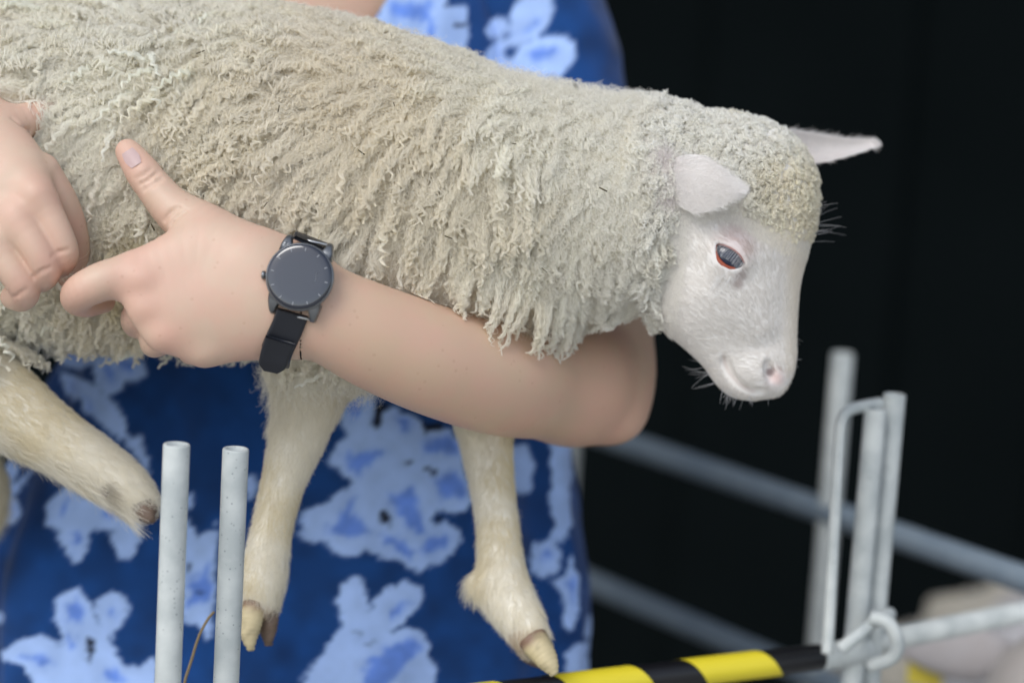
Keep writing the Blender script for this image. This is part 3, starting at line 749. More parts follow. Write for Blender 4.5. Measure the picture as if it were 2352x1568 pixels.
ribbon([W(0, 23.2, 1.5), P(712, 548, 1.585), P(720, 560, 1.61), P(715, 600, 1.64)], fa, .0105, .003, MT['rubber'], 'strap', watch)
tail = ribbon([P(644, 782, dS(650, 772) - .003), P(634, 808, 1.579), P(627, 832, 1.583), P(622, 852, 1.588)], fa, .0100, .003, MT['rubber'], 'strap_tail', watch, taper=lambda t: 1.0 - .12 * t - .42 * max(0, (t - .7) / .3) ** 2)
mesh('strap_slot', *[x for x in join((np.array([P(618, 815, 1.5765), P(642, 820, 1.5765), P(641, 825, 1.577), P(617, 820, 1.577)]), [(0, 1, 2, 3)]))], MT['hoof'], tail)
mesh('glass_scratch', *tube([P(733, 623, WD - .0106), P(727, 627, WD - .0107), P(724, 645, WD - .0107), P(721, 662, WD - .0106), P(721, 676, WD - .0104)], .00012, 4), MT['mark'], watch)

# ------------------------------------------------------------------ lamb parts: eye, ears, hooves
def sphere(c, r, nu=48, nv=32, pole=None):
    """sphere with its pole along the given direction"""
    pole = nrm(pole); a = nrm(np.cross(pole, (.1, .2, 1))); b = np.cross(pole, a); V = []
    for i in range(nv + 1):
        t = math.pi * i / nv
        for j in range(nu):
            f_ = 2 * math.pi * j / nu; V.append(c + r * (math.cos(t) * pole + math.sin(t) * (math.cos(f_) * a + math.sin(f_) * b)))
    F = [(i * nu + j, i * nu + (j + 1) % nu, (i + 1) * nu + (j + 1) % nu, (i + 1) * nu + j) for i in range(nv) for j in range(nu)]
    return np.array(V), F
gaze = nrm(en + .05 * eb - .05 * ea)
V, F = sphere(EYE, EYE_R, pole=gaze)
ang_ = np.arccos(np.clip(nrm(V - EYE) @ gaze, -1, 1))
Ce = ccol(len(V), (.16, .035, .045))
Ce = lerpc(Ce, 1 - sst(.90, .96, ang_), (.01, .012, .02)); Ce = lerpc(Ce, 1 - sst(.84, .88, ang_), (.16, .20, .24)); Ce = lerpc(Ce, 1 - sst(.66, .74, ang_), (.012, .02, .045))
MT['eye'] = mat('wet_eye', (.02, .03, .06), .06, attr=True, spec=.5, coat=.3)
eye = mesh('eye', V, F, MT['eye'], lamb, cols=Ce)
def lid(A, B, rr=EYE_R + .0016):
    zz = math.sqrt(max(rr * rr - A * A - B * B, 1e-8)); return EYE + ea * A + eb * B + en * zz
lowp = [lid(.0122 * math.cos(t), .0022 + .0114 * math.sin(t)) for t in np.linspace(math.pi * .98, math.pi * 1.72, 28)]
MT['rim'] = mat('eyelid_rim', (.34, .075, .035), .4, bump=(700, .2, .0005)); MT['pinkrim'] = mat('upper_lid_rim', (.40, .17, .15), .4)
mesh('eyelid', *tube(lowp, .0016 * np.sin(np.linspace(.25, 2.9, 28)) ** .4, 8), MT['rim'], lamb)
upp = [lid(a, .0032 - 16 * (a + .001) ** 2) for a in np.linspace(-.0112, .0112, 24)]
mesh('eyelid', *tube(upp, .0008, 8), MT['pinkrim'], lamb)
# upper lashes, hanging over the eye
n = 46; k = 7; ts = np.linspace(.05, 1, n); pts = np.zeros((n, k, 3)); upa = catmull(upp, 200)
for i in range(n):
    b0 = upa[int(ts[i] * 199)]; L = .0075 + .002 * math.sin(ts[i] * 3) + rng.normal(0, .0008)
    dv = nrm(-eb * .75 + en * .75 - ea * (.35 - .25 * ts[i]) + rng.normal(0, .09, 3))
    for j in range(k):
        s_ = j / (k - 1); pts[i, j] = b0 + dv * L * s_ - eb * .0035 * s_ * s_ - en * .0015 * s_ * s_
hair('eyelashes', pts, np.linspace(.00007, .00003, k), MT['lash'], lamb)
# lower lashes & face bristles
n = 26; pts = np.zeros((n, k, 3))
for i in range(n):
    x, y = rng.uniform(1640, 1700), rng.uniform(622, 650); b0 = P(x, y, surf_depth(HF, x, y) - .0005); dv = nrm(-RGT * .6 - UPV * .8 - FWD * .55 + rng.normal(0, .12, 3)); L = rng.uniform(.008, .016)
    for j in range(k): pts[i, j] = b0 + dv * L * j / (k - 1) + FWD * .004 * (j / (k - 1)) ** 2
hair('bristles', pts, np.linspace(.00009, .00003, k), MT['lash'], lamb)

def leaf(top, bot, bulge, thick, n=40, m=21):
    """a leaf between two edges given as (px, py, d), swollen toward the viewer by bulge, with thickness"""
    T_ = catmull([P(*a) for a in top], n); B_ = catmull([P(*a) for a in bot], n); front = np.zeros((n, m, 3))
    for i in range(n):
        for j in range(m):
            t = j / (m - 1); s_ = i / (n - 1)
            front[i, j] = T_[i] * (1 - t) + B_[i] * t - FWD * bulge * math.sin(math.pi * t) * (1 - s_ ** 3)
    back_ = front + FWD * thick * np.sin(np.pi * np.linspace(0, 1, m))[None, :, None] ** .5
    V = np.concatenate([front.reshape(-1, 3), back_.reshape(-1, 3)]); F = []
    for o, fl in ((0, 1), (n * m, 0)):
        for i in range(n - 1):
            for j in range(m - 1):
                q_ = (o + i * m + j, o + i * m + j + 1, o + (i + 1) * m + j + 1, o + (i + 1) * m + j); F.append(q_[::-1] if fl else q_)
    for i in range(n - 1):
        for j in (0, m - 1): F.append((i * m + j, (i + 1) * m + j, n * m + (i + 1) * m + j, n * m + i * m + j))
    for i in (0, n - 1):
        for j in range(m - 1): F.append((i * m + j, i * m + j + 1, n * m + i * m + j + 1, n * m + i * m + j))
    return V, F, front
EARD = surf_depth(HF, 1560, 430)
earV, earF, ear1 = leaf([(1525, 385, EARD + .004), (1560, 360, EARD - .006), (1610, 356, EARD - .014), (1654, 382, EARD - .024), (1684, 415, EARD - .030), (1700, 434, EARD - .034)],
                        [(1515, 440, EARD + .004), (1550, 466, EARD - .002), (1590, 488, EARD - .010), (1638, 480, EARD - .020), (1675, 458, EARD - .030), (1700, 436, EARD - .034)], .0045, .0035)
pe_ = proj(earV); Ce = ccol(len(earV), (.84, .81, .79)); Ce = lerpc(Ce, .4 * near_px(pe_, 1545, 400, 60, 1.), (.82, .66, .65)); Ce = lerpc(Ce, .3 * near_px(pe_, 1625, 425, 40, 1.), (.55, .52, .49))
mesh('ear', earV, earF, MT['lambskin'], lamb, cols=Ce)
e2 = 1.725
earV, earF, ear2 = leaf([(1770, 300, e2), (1815, 298, e2 + .006), (1875, 306, e2 + .014), (1940, 317, e2 + .02), (1988, 321, e2 + .024), (2004, 334, e2 + .024)],
                        [(1790, 380, e2), (1845, 378, e2 + .004), (1895, 373, e2 + .008), (1945, 360, e2 + .012), (1985, 347, e2 + .018), (2004, 336, e2 + .024)], -.006, .003)
pe_ = proj(earV); Ce = ccol(len(earV), (.84, .80, .77)); Ce = lerpc(Ce, .85 * sst(1860, 1930, pe_[:, 0]) * (1 - sst(6, 13, np.abs(pe_[:, 1] - (372 - (pe_[:, 0] - 1880) * .24)))), (.55, .30, .26))
Ce = lerpc(Ce, .35 * (1 - sst(1840, 1900, pe_[:, 0])) * sst(340, 375, pe_[:, 1]), (.72, .48, .46))
mesh('ear', earV, earF, MT['lambskin'], lamb, cols=Ce)

def claw(path, rad, flat, m, name='hoof'):
    """a hoof claw: tapered horn with a flat sole, darker at the coronet"""
    pa = catmull(np.array([np.append(P(*p_), PX(r_, p_[2])) for p_, r_ in zip(path, rad)]), 26)
    V, F = tube(pa[:, :3], pa[:, 3], 20); c = np.repeat(pa[:, :3], 20, 0); t = np.repeat(np.linspace(0, 1, 26), 20)
    ax_ = nrm(pa[-1, :3] - pa[0, :3]); sd_ = nrm(np.cross(ax_, FWD)); dv = V - c
    low_ = np.minimum(dv @ sd_ * (1 if sd_ @ GRAV0 > 0 else -1) * -1, 0); V = V + .0004 * np.sin(t * 60)[:, None] * nrm(dv) + .0008 * fbm(V, 120, 2)[:, None] * nrm(dv)
    horn, top = ((.56, .47, .28), (.20, .12, .08)) if m == 'pale' else ((.16, .11, .08), (.10, .07, .05))
    C = ccol(len(V), horn); C = lerpc(C, 1 - sst(.05, .38, t + .12 * fbm(V, 90, 2)), top); C = lerpc(C, .5 * sst(.1, .6, fbm(V + 3, 160, 3)), tuple(.5 * c_ for c_ in horn))
    return mesh(name, V, F, MT['horn'], lamb, cols=C)
GRAV0 = np.array((0, 0, -1.)); MT['horn'] = mat('hoof_horn_banded', (.5, .4, .25), .55, attr=True, bump=(260, .3, .001))
claw([(586, 1385, 1.694), (578, 1420, 1.69), (574, 1455, 1.688), (577, 1494, 1.686)], [26, 27, 22, 8], 0, 'pale')
claw([(620, 1385, 1.704), (618, 1420, 1.70), (616, 1450, 1.70), (618, 1482, 1.70)], [23, 22, 18, 9], 0, 'dark')
claw([(1222, 1466, 1.702), (1240, 1492, 1.697), (1258, 1518, 1.694), (1275, 1549, 1.692)], [34, 32, 24, 9], 0, 'pale')
claw([(1200, 1462, 1.72), (1212, 1490, 1.72), (1228, 1512, 1.72), (1245, 1535, 1.72)], [30, 27, 20, 4], 0, 'dark')
claw([(318, 1150, 1.698), (334, 1172, 1.694), (345, 1188, 1.692), (356, 1198, 1.692)], [34, 28, 19, 5], 0, 'dark')
claw([(326, 1145, 1.712), (342, 1166, 1.71), (354, 1180, 1.71), (364, 1190, 1.71)], [32, 26, 17, 5], 0, 'dark')
claw([(-150, 1335, 1.835), (-158, 1370, 1.83), (-165, 1410, 1.83)], [34, 28, 8], 0, 'dark')
claw([(238, 1118, 1.688), (243, 1130, 1.686), (246, 1140, 1.686)], [9, 8, 4], 0, 'dark', 'dewclaw')

# ------------------------------------------------------------------ wool
from mathutils.kdtree import KDTree
AF.ell(Wc + wn * .003, (.023, .023, .0095), np.stack([wu, wv_, wn]), k=.002)    # keep the wool out of the watch too

def sample_surface(V, Q, N, n, weight):
    a = np.linalg.norm(np.cross(V[Q[:, 2]] - V[Q[:, 0]], V[Q[:, 3]] - V[Q[:, 1]]), axis=1) * .5
    c = V[Q].mean(1); wt = a * weight(c, nrm(N[Q].mean(1)))
    i = rng.choice(len(Q), n, p=wt / wt.sum()); b = rng.dirichlet((1, 1, 1, 1), n)
    return (V[Q[i]] * b[..., None]).sum(1), nrm((N[Q[i]] * b[..., None]).sum(1)), wt.sum()

def face_edge(y):       # where the wool ends on the cheek
    return np.interp(y, [380, 470, 520, 600, 680, 745, 800], [1575, 1562, 1552, 1545, 1532, 1520, 1490])
def poll_edge(x):
    return np.interp(x, [1540, 1600, 1650, 1690, 1740, 1800, 1870], [470, 478, 470, 478, 512, 545, 560])
def body_woolly(p):
    x, y = p[:, 0], p[:, 1]
    return y < np.interp(x, [-600, -200, -50, 60, 400, 650, 900, 1200, 1500], [900, 830, 790, 830, 850, 880, 860, 860, 860])
def wt_body(c, n):
    p = proj(c); f = n @ -FWD
    return (body_woolly(p) & (p[:, 0] < 1512) & (p[:, 0] > -330) & ~((p[:, 1] > 790) & (p[:, 0] > 880))) * np.where((f > -.3) | (n[:, 2] > .3), 1., .12)
def wt_head(c, n):
    p = proj(c); x, y = p[:, 0], p[:, 1]; jit = 14 * noise3(c, 90)
    woolly = ((x < face_edge(y) + jit) | (y < poll_edge(x) + jit)) & (x > 1490)
    inear = np.zeros(len(x), bool)
    return woolly * ~inear * np.where(n @ -FWD > -.45, 1., .15)

GRAV = np.array((0, 0, -1.))
def push_out(pts, margin):
    """wool that meets the arm is laid over it; strands the arm would squash flat are dropped"""
    first = AF.sample(pts); keep = first.min(1) > -.007
    p = pts.copy(); idx_ = np.flatnonzero(keep & (first.min(1) < margin))
    q_ = p[idx_].reshape(-1, 3)
    for _ in range(3):
        sd_ = AF.sample(q_); m = np.flatnonzero(sd_ < margin)
        if not len(m): break
        q_[m] += nrm(AF.grad(q_[m]) - .5 * FWD) * (1.1 * (margin - sd_[m]))[:, None]
    p[idx_] = q_.reshape(-1, *p.shape[1:])
    return p, keep

def make_locks(root, N, L, comb, lift, amp, wave, tipcurl, rl, nf, k, fr_, col, clump=.5, csize=10, messy=.35, push=True, frizz=.0012, body_amp=.35):
    n = len(root); s_ = np.linspace(0, 1, k)
    T = comb + messy * rng.normal(0, 1, (n, 3)); T = nrm(T - N * (T * N).sum(1, keepdims=True))
    S = np.cross(N, T)
    lf = lift[:, None, None]; Lk = L[:, None, None]; sk = s_[None, :, None]
    c = root[:, None] + Lk * (N[:, None] * lf * (sk - .5 * sk ** 2) + T[:, None] * (1 - .35 * lf) * sk * (.45 + .55 * sk)) + GRAV * .15 * Lk * sk ** 2
    # gather neighbouring locks into staples
    nc = max(1, n // csize); ci = rng.choice(n, nc, replace=False); kd = KDTree(nc)
    for a, i in enumerate(ci): kd.insert(root[i], a)
    kd.balance(); own = np.array([kd.find(r_)[1] for r_ in root])
    dtip = c[ci[own], -1] - c[:, -1]; dl_ = np.linalg.norm(dtip, axis=1, keepdims=True); dtip *= np.minimum(1, .025 / (dl_ + 1e-9))
    c = c + clump * dtip[:, None] * np.minimum(1, 1.25 * sk) ** 1.4
    # the curls: gentle along the staple, tight at its tip
    ph_ = rng.uniform(0, 6.28, n)[:, None]; cyc = (L / wave)[:, None]; am = (amp * rng.uniform(.5, 1.5, n))[:, None]
    a_s = am * (body_amp * sst(0, .3, s_)[None] + tipcurl * sst(.5, .95, s_)[None])
    ph2 = ph_ + 6.283 * cyc * s_[None] * (.8 + .4 * s_[None] ** 2)
    c = c + (S[:, None] * np.sin(ph2)[..., None] + nrm(N + .3 * T)[:, None] * (np.cos(ph2) * .8)[..., None]) * a_s[..., None]
    # fibres of each lock
    th_ = rng.uniform(0, 6.28, (n, nf)); rr = np.sqrt(rng.uniform(0, 1, (n, nf)))
    prof_ = (1 - .78 * sst(.25, 1.0, s_))
    off = (S[:, None] * np.cos(th_)[..., None] + N[:, None] * (np.sin(th_) * .8)[..., None]) * (rr * np.asarray(rl)[:, None])[..., None]
    p = c[:, None] + off[:, :, None] * prof_[None, None, :, None]
    w2 = rng.uniform(0, 6.28, (n, nf, 1)); w3 = rng.uniform(0, 6.28, (n, nf, 1)); fq = rng.uniform(9, 22, (n, nf, 1))
    fz = frizz * rng.uniform(.2, 1.6, (n, nf, 1)) * sst(0, .4, s_) * (1 - .5 * sst(.7, 1, s_))
    p = p + S[:, None, None] * (np.sin(w2 + fq * s_) * fz)[..., None] + N[:, None, None] * (np.cos(w3 + fq * s_) * fz)[..., None]
    p = p.reshape(n * nf, k, 3)
    rad_ = fr_ * (1 - .5 * s_ ** 2)[None] * rng.uniform(.7, 1.25, (n * nf, 1))
    cc = np.minimum(np.repeat(col, nf, 0) * rng.uniform(.92, 1.06, (n * nf, 1)), .965)
    if push:
        p, kp = push_out(p, .0012); p, rad_, cc = p[kp], rad_[kp], cc[kp]
    return p, rad_, cc

def wool_col(root, p):
    n = len(root); C = ccol(n, (.95, .925, .84))
    C = lerpc(C, .6 * sst(0, .5, fbm(root, 14, 3)), (.90, .85, .72))
    C = lerpc(C, .45 * sst(.1, .6, fbm(root + 5, 25, 2)), (.95, .93, .87))
    C = lerpc(C, .6 * sst(1150, 1500, p[:, 0]), (.95, .935, .885))
    C = lerpc(C, .5 * near_px(p, 780, 260, 420, 1.), (.88, .81, .67))
    C = lerpc(C, .5 * near_px(p, 330, 560, 140, 1.), (.86, .79, .50))
    C = lerpc(C, .5 * near_px(p, 560, 850, 120, 1.), (.62, .54, .28))
    return C * rng.uniform(.92, 1.03, (n, 1))

NL = 11500
root, N, area = sample_surface(Vb, Qb, Nb, NL, wt_body)
p2 = proj(root); x, y = p2[:, 0], p2[:, 1]
L = .036 + .005 * sst(700, 300, x) - .019 * sst(1150, 1510, x) + .006 * sst(500, 760, y) * sst(900, 1100, x) - .008 * sst(300, 60, y); L *= rng.uniform(.75, 1.2, NL)
L *= 1 - .55 * sst(740, 850, y) * sst(480, 620, x)
gdown = sst(120, 600, y)
ytop = np.interp(x, [700, 780, 900, 1000, 1100, 1200, 1300, 1400, 1500], [575, 610, 650, 690, 712, 735, 760, 775, 760]); over = sst(-150, -70, y - ytop) * sst(20, -5, y - ytop) * sst(690, 760, x) * sst(1500, 1440, x)
L = L * (1 + .25 * over)
comb = GRAV * (.25 + .9 * gdown)[:, None] - RGT * (.75 - .35 * gdown)[:, None] + .45 * np.stack([noise3(root, 22), noise3(root + 4, 22), noise3(root + 8, 22)], -1)
comb += .5 * sst(900, 500, x)[:, None] * np.stack([noise3(root, 45), noise3(root + 4, 45), noise3(root + 8, 45)], -1)
lift = np.clip(.55 + .25 * noise3(root + 2, 30) + .25 * sst(300, 60, y) + .45 * over, .25, 1.1)
pw, rw, cw = make_locks(root, N, L, comb, lift, .0013 + .0008 * sst(750, 350, x), .0095, 1., rng.uniform(.0014, .0034, NL), 18, 16, .00012, wool_col(root, p2), clump=.62, csize=6, messy=.26)
hair('wool', pw, rw, MT['wool'], lamb, cols=cw)
NR = 260
root, N, _ = sample_surface(Vb, Qb, Nb, NR, lambda c, n: wt_body(c, n) * (proj(c)[:, 0] < 900) * (.25 + sst(650, 250, proj(c)[:, 0])))
p2 = proj(root)
comb = GRAV * .9 - RGT * .2 + .8 * np.stack([noise3(root, 35), noise3(root + 4, 35), noise3(root + 8, 35)], -1)
pw, rw, cw = make_locks(root, N, rng.uniform(.034, .05, NR), comb, rng.uniform(.7, 1.0, NR), (.0019 * np.ones(NR)), .012, .6, rng.uniform(.002, .0032, NR), 34, 20, .00012, np.minimum(wool_col(root, p2) * 1.03, .95), clump=.2, csize=3, messy=.4, frizz=.0009, body_amp=.5)
hair('ringlets', pw, rw, MT['wool'], lamb, cols=cw)
# fine loose fibres between and over the locks
NU_ = 80000
root, N, _ = sample_surface(Vb, Qb, Nb, NU_, wt_body); p2 = proj(root)
pw, rw, cw = make_locks(root, N, rng.uniform(.012, .034, NU_) * np.interp(p2[:, 0], [1250, 1500], [1, .6]), GRAV * .6 - RGT * .4 + 0 * root, rng.uniform(.5, 1, NU_), .0016 * np.ones(NU_), .008, .8, .001 * np.ones(NU_), 1, 12, .00010, wool_col(root, p2), clump=0, csize=50, messy=.8)
hair('under_wool', pw, rw, MT['wool'], lamb, cols=cw)
# bits of straw and dirt caught in the fleece
bits = []
for bx_, by_ in [(1385, 435), (757, 42), (1322, 197), (830, 350), (610, 470), (1030, 545), (640, 250), (460, 120), (1180, 330), (905, 240), (350, 520), (1250, 620)]:
    dd_ = surf_depth(BF, bx_, by_, 1.5, 1.85) - .016; a_ = rng.uniform(0, 3.1); v_ = (RGT * math.cos(a_) + UPV * math.sin(a_)) * rng.uniform(.0012, .0032); c_ = P(bx_, by_, dd_)
    bits.append(tube([c_ - v_, c_ + FWD * .0006, c_ + v_], rng.uniform(.0003, .0006), 6))
MT['dirt'] = mat('dark_chaff', (.09, .075, .04), .8)
mesh('chaff', *join(*bits), MT['dirt'], lamb)['kind'] = 'stuff'
# tight ringlets on the neck behind the cheek and on the crown
NH = 8000
root, N, _ = sample_surface(Vh, Qh, Nh, NH, wt_head); p2 = proj(root); x, y = p2[:, 0], p2[:, 1]
L = .018 - .008 * sst(1500, 1640, x) + .008 * sst(520, 720, y) * sst(1560, 1500, x); L *= rng.uniform(.7, 1.25, NH)
edge = np.where(y < poll_edge(x), np.minimum(1, (poll_edge(x) - y) / 60), np.clip((face_edge(y) - x) / 50, .1, 1)); L *= .22 + .78 * np.clip(edge, 0, 1); L *= 1 - .45 * sst(1740, 1830, x)
comb = GRAV * .6 - RGT * .45 + .9 * np.stack([noise3(root, 60), noise3(root + 4, 60), noise3(root + 8, 60)], -1)
C = ccol(NH, (.95, .935, .88)); C = lerpc(C, .6 * sst(1680, 1850, x) * sst(300, 420, y), (.92, .86, .69)); C = lerpc(C, .3 * sst(0, .5, fbm(root, 40, 2)), (.88, .83, .70)); C *= rng.uniform(.9, 1.06, (NH, 1))
pw, rw, cw = make_locks(root, N, L, comb, rng.uniform(.5, 1, NH), .0011 * np.ones(NH), .005, .9, (rng.uniform(.0011, .0022, NH) * np.interp(edge, [0, 1], [.6, 1])), 12, 14, .00010, C, clump=.6, csize=5, messy=.6, frizz=.0005)
hair('crown_wool', pw, rw, MT['wool'], lamb, cols=cw)

# ------------------------------------------------------------------ short fur of face, ears and legs
def fur(name, root, N, comb, L, lift, rad_, col, k=5, messy=.2, parent=lamb, m=None):
    n = len(root); s_ = np.linspace(0, 1, k)[None, :, None]
    T = comb + messy * rng.normal(0, 1, (n, 3)); T = nrm(T - N * (T * N).sum(1, keepdims=True))
    lf = np.broadcast_to(lift, (n,))[:, None, None]; Lk = np.broadcast_to(L, (n,))[:, None, None]
    p = root[:, None] + Lk * (N[:, None] * lf * (s_ - .4 * s_ ** 2) + T[:, None] * s_ * (.75 + .25 * s_))
    return hair(name, p, np.linspace(rad_, rad_ * .35, k), m or MT['fur'], parent, cols=col * rng.uniform(.9, 1.06, (n, 1)))
def wt_face(c, n):
    p = proj(c); x, y = p[:, 0], p[:, 1]
    m = ~((x < face_edge(y) - 12) | (y < poll_edge(x) - 10))
    de = np.linalg.norm(c - EYE, axis=1)
    open_ = (np.abs((c - EYE) @ ea) < .0125) & (np.abs((c - EYE) @ eb) < .0125) & (de < .019)
    nose = near_px(p, 1788, 872, 22, .3) + near_px(p, 1768, 854, 12, .3) * (p[:, 2] < HD) > .5
    lip = np.min([np.hypot(x - a_, y - b_) for a_, b_ in mp], 0) < 7
    return m * ~open_ * ~nose * ~lip * np.where(n @ -FWD > -.4, 1., .2)
def col_at(Vs, Cs, pts):
    kd = KDTree(len(Vs))
    for i, v in enumerate(Vs): kd.insert(v, i)
    kd.balance(); return Cs[[kd.find(p_)[1] for p_ in pts]]
NF = 26000
root, N, _ = sample_surface(Vh, Qh, Nh, NF, wt_face); p2 = proj(root)
nose = P(1800, 880, 1.69)
comb = nrm(root - nose) * .9 + GRAV * .25
fc = col_at(Vh[::5], Ch[::5], root)
Lf = .0048 * rng.uniform(.6, 1.3, NF) * (1 + .7 * sst(1600, 1540, p2[:, 0]) + .5 * near_px(p2, 1700, 500, 60))
fur('face_fur', root, N, comb, Lf, .16, .0001, np.minimum(fc * 1.08, .9), messy=.13)
# the wool thins into face hair over a finger's breadth
def wt_edge(c, n):
    p = proj(c); x, y = p[:, 0], p[:, 1]
    return (((np.abs(y - poll_edge(x)) < 34) & (x > 1600)) | ((np.abs(x - face_edge(y)) < 30) & (y > 470))) * np.where(n @ -FWD > -.4, 1., .2)
NE = 14000
root, N, _ = sample_surface(Vh, Qh, Nh, NE, wt_edge); p2 = proj(root)
fur('fringe_wool', root, N, GRAV * .6 + RGT * .1 + .5 * np.stack([noise3(root, 70), noise3(root + 4, 70), noise3(root + 8, 70)], -1), rng.uniform(.0025, .0065, NE) * np.interp(p2[:, 0], [1760, 1840], [1, .5]), .5, .00009, lerpc(ccol(NE, (.92, .90, .85)), .6 * sst(1680, 1850, p2[:, 0]), (.90, .84, .70)), k=7, messy=.6)
def grid_pts(front, n):
    a, b = front.shape[:2]; i = rng.uniform(0, a - 1.001, n); j = rng.uniform(0, b - 1.001, n); ii, jj = i.astype(int), j.astype(int); fi, fj = (i - ii)[:, None], (j - jj)[:, None]
    p = front[ii, jj] * (1 - fi) * (1 - fj) + front[ii + 1, jj] * fi * (1 - fj) + front[ii, jj + 1] * (1 - fi) * fj + front[ii + 1, jj + 1] * fi * fj
    nn = nrm(np.cross(front[ii + 1, jj] - front[ii, jj], front[ii, jj + 1] - front[ii, jj])); nn[nn @ FWD > 0] *= -1
    return p, nn
for front, c_, up_ in ((ear1, (.90, .88, .86), 0), (ear2, (.88, .85, .83), 0)):
    rt, nn = grid_pts(front, 9000); tdir = nrm(front[-1, 10] - front[0, 10])
    fur('ear_fur', rt, nn, tdir + 0 * rt, (.0050 * rng.uniform(.6, 1.5, len(rt))), .38, .0001, ccol(len(rt), c_), messy=.35)
# fuzz where the near ear grows out of the wool
n = 3500; rt = np.array([P(1528 + 26 * a, 415 + 48 * b, EARD - .004) for a, b in rng.normal(0, .6, (n, 2))]); nn = nrm(-FWD + .3 * rng.normal(0, 1, (n, 3)))
fur('ear_root_fuzz', rt, nn, -RGT * .6 + UPV * .3 + 0 * rt, .009 * rng.uniform(.5, 1.3, n), .6, .00009, ccol(n, (.86, .81, .79)), messy=.8)
def wt_leg(c, n):
    p = proj(c); return (~body_woolly(p) | (p[:, 1] > 800)) * np.where(n @ -FWD > -.5, 1., .3)
NG = 62000
root, N, _ = sample_surface(Vb, Qb, Nb, NG, wt_leg); p2 = proj(root); x, y = p2[:, 0], p2[:, 1]
dirs = np.where((x < 400)[:, None], nrm(P(320, 1160, 1.7) - P(0, 920, 1.7)), GRAV)
Lg = .0075 + .008 * sst(1000, 860, y) * (x > 400) + .010 * (x < 300) * sst(-.1, .7, N @ GRAV) + .003 * near_px(p2, 1090, 1360, 60) + .006 * near_px(p2, 640, 900, 90)
gc = ccol(NG, (.83, .79, .68)); gc = lerpc(gc, .55 * sst(-.1, .5, fbm(root, 26, 3)), (.74, .65, .42)); gc = lerpc(gc, .5 * sst(1120, 1200, x) * sst(1200, 1010, y), (.84, .74, .40))
gc = lerpc(gc, .6 * near_px(p2, 245, 1122, 26), (.2, .15, .08)); gc = lerpc(gc, .6 * near_px(p2, 600, 1410, 40) + .5 * near_px(p2, 1190, 1470, 40), (.45, .30, .18))
fur('leg_fur', root, N, dirs, Lg * rng.uniform(.6, 1.4, NG), .5, .00012, gc, k=6, messy=.38)
# whiskers: chin, muzzle, brow
W_ = []
def whisk(x, y, dx, dy, dd, L, n, spread, sx=6, sy=6):
    for _ in range(n):
        xx, yy = x + rng.normal(0, sx), y + rng.normal(0, sy); d_ = HD + rng.uniform(-.02, .005)
        b0 = P(xx, yy, d_); dv = nrm(RGT * dx - UPV * dy + FWD * dd + rng.normal(0, spread, 3)); cv = rng.normal(0, .25, 3); l_ = L * rng.uniform(.6, 1.3); t_ = np.linspace(0, 1, 8)[:, None]
        W_.append(b0 + dv * l_ * t_ + cv * l_ * .5 * t_ ** 2)
whisk(1640, 850, -1, .25, -.1, .018, 9, .18, 5, 14); whisk(1680, 892, -.35, 1, -.1, .010, 14, .2, 14, 5); whisk(1725, 906, .0, 1, -.1, .006, 16, .25, 22, 2); whisk(1775, 896, .4, 1, 0, .004, 8, .3, 10, 3)
whisk(1866, 500, 1, -.25, 0, .018, 10, .15, 4, 24); whisk(1855, 535, 1, -.1, 0, .024, 5, .1, 3, 8); whisk(1826, 820, 1, .1, 0, .005, 6, .4, 2, 30)
hair('whiskers', np.array(W_), np.linspace(.00013, .00004, 8), MT['whisker'], lamb)

# ------------------------------------------------------------------ hurdles (metal fence panels)
PIPE = .0086
def pipe(a, b, r=PIPE, n=2, seg=20, hollow=False):
    a, b = np.array(a), np.array(b); return tube([a + (b - a) * t for t in np.linspace(0, 1, n)], r, seg)
def open_post(top, r=PIPE):
    """upright pipe, open at the top, standing on the ground"""
    bot = np.array((top[0], top[1], 0.)); seg = 28; V = []
    zs = [(bot[2], r), (top[2] - .0012, r), (top[2] - .0003, r - .0003), (top[2], r - .0008), (top[2], r - .0019), (top[2] - .0005, r - .0023), (top[2] - .05, r - .0023)]
    for z_, rr in zs:
        for k_ in range(seg):
            a_ = 2 * math.pi * k_ / seg; V.append((top[0] + rr * math.cos(a_), top[1] + rr * math.sin(a_), z_))
    F = [(i * seg + k_, i * seg + (k_ + 1) % seg, (i + 1) * seg + (k_ + 1) % seg, (i + 1) * seg + k_) for i in range(len(zs) - 1) for k_ in range(seg)]
    F.append(tuple(range(seg))[::-1]); F.append(tuple(range((len(zs) - 1) * seg, len(zs) * seg)))
    return V, F
def post_at(px, py, d, top_px):
    """a post whose rail joint shows at (px, py, d); its top is where the picture shows it"""
    j = P(px, py, d); zs = np.linspace(j[2], j[2] + .4, 2000); t_ = proj(np.stack([0 * zs + j[0], 0 * zs + j[1], zs], -1))
    return np.array((j[0], j[1], zs[np.argmin(np.abs(t_[:, 1] - top_px))]))
ZR = P(515, 1672, 1.605)[2]
TL1 = post_at(381, 1690, 1.572, 1019); TL2 = post_at(515, 1672, 1.605, 1029)

def rail(parent, a, b, r=PIPE, m='galv', name='rail', n=2): return mesh(name, *pipe(a, b, r, n), MT[m], parent)
def ground_at(p): return (p[0], p[1], 0)
H_Z = [ZR, ZR - .2, ZR - .42, ZR - .68]
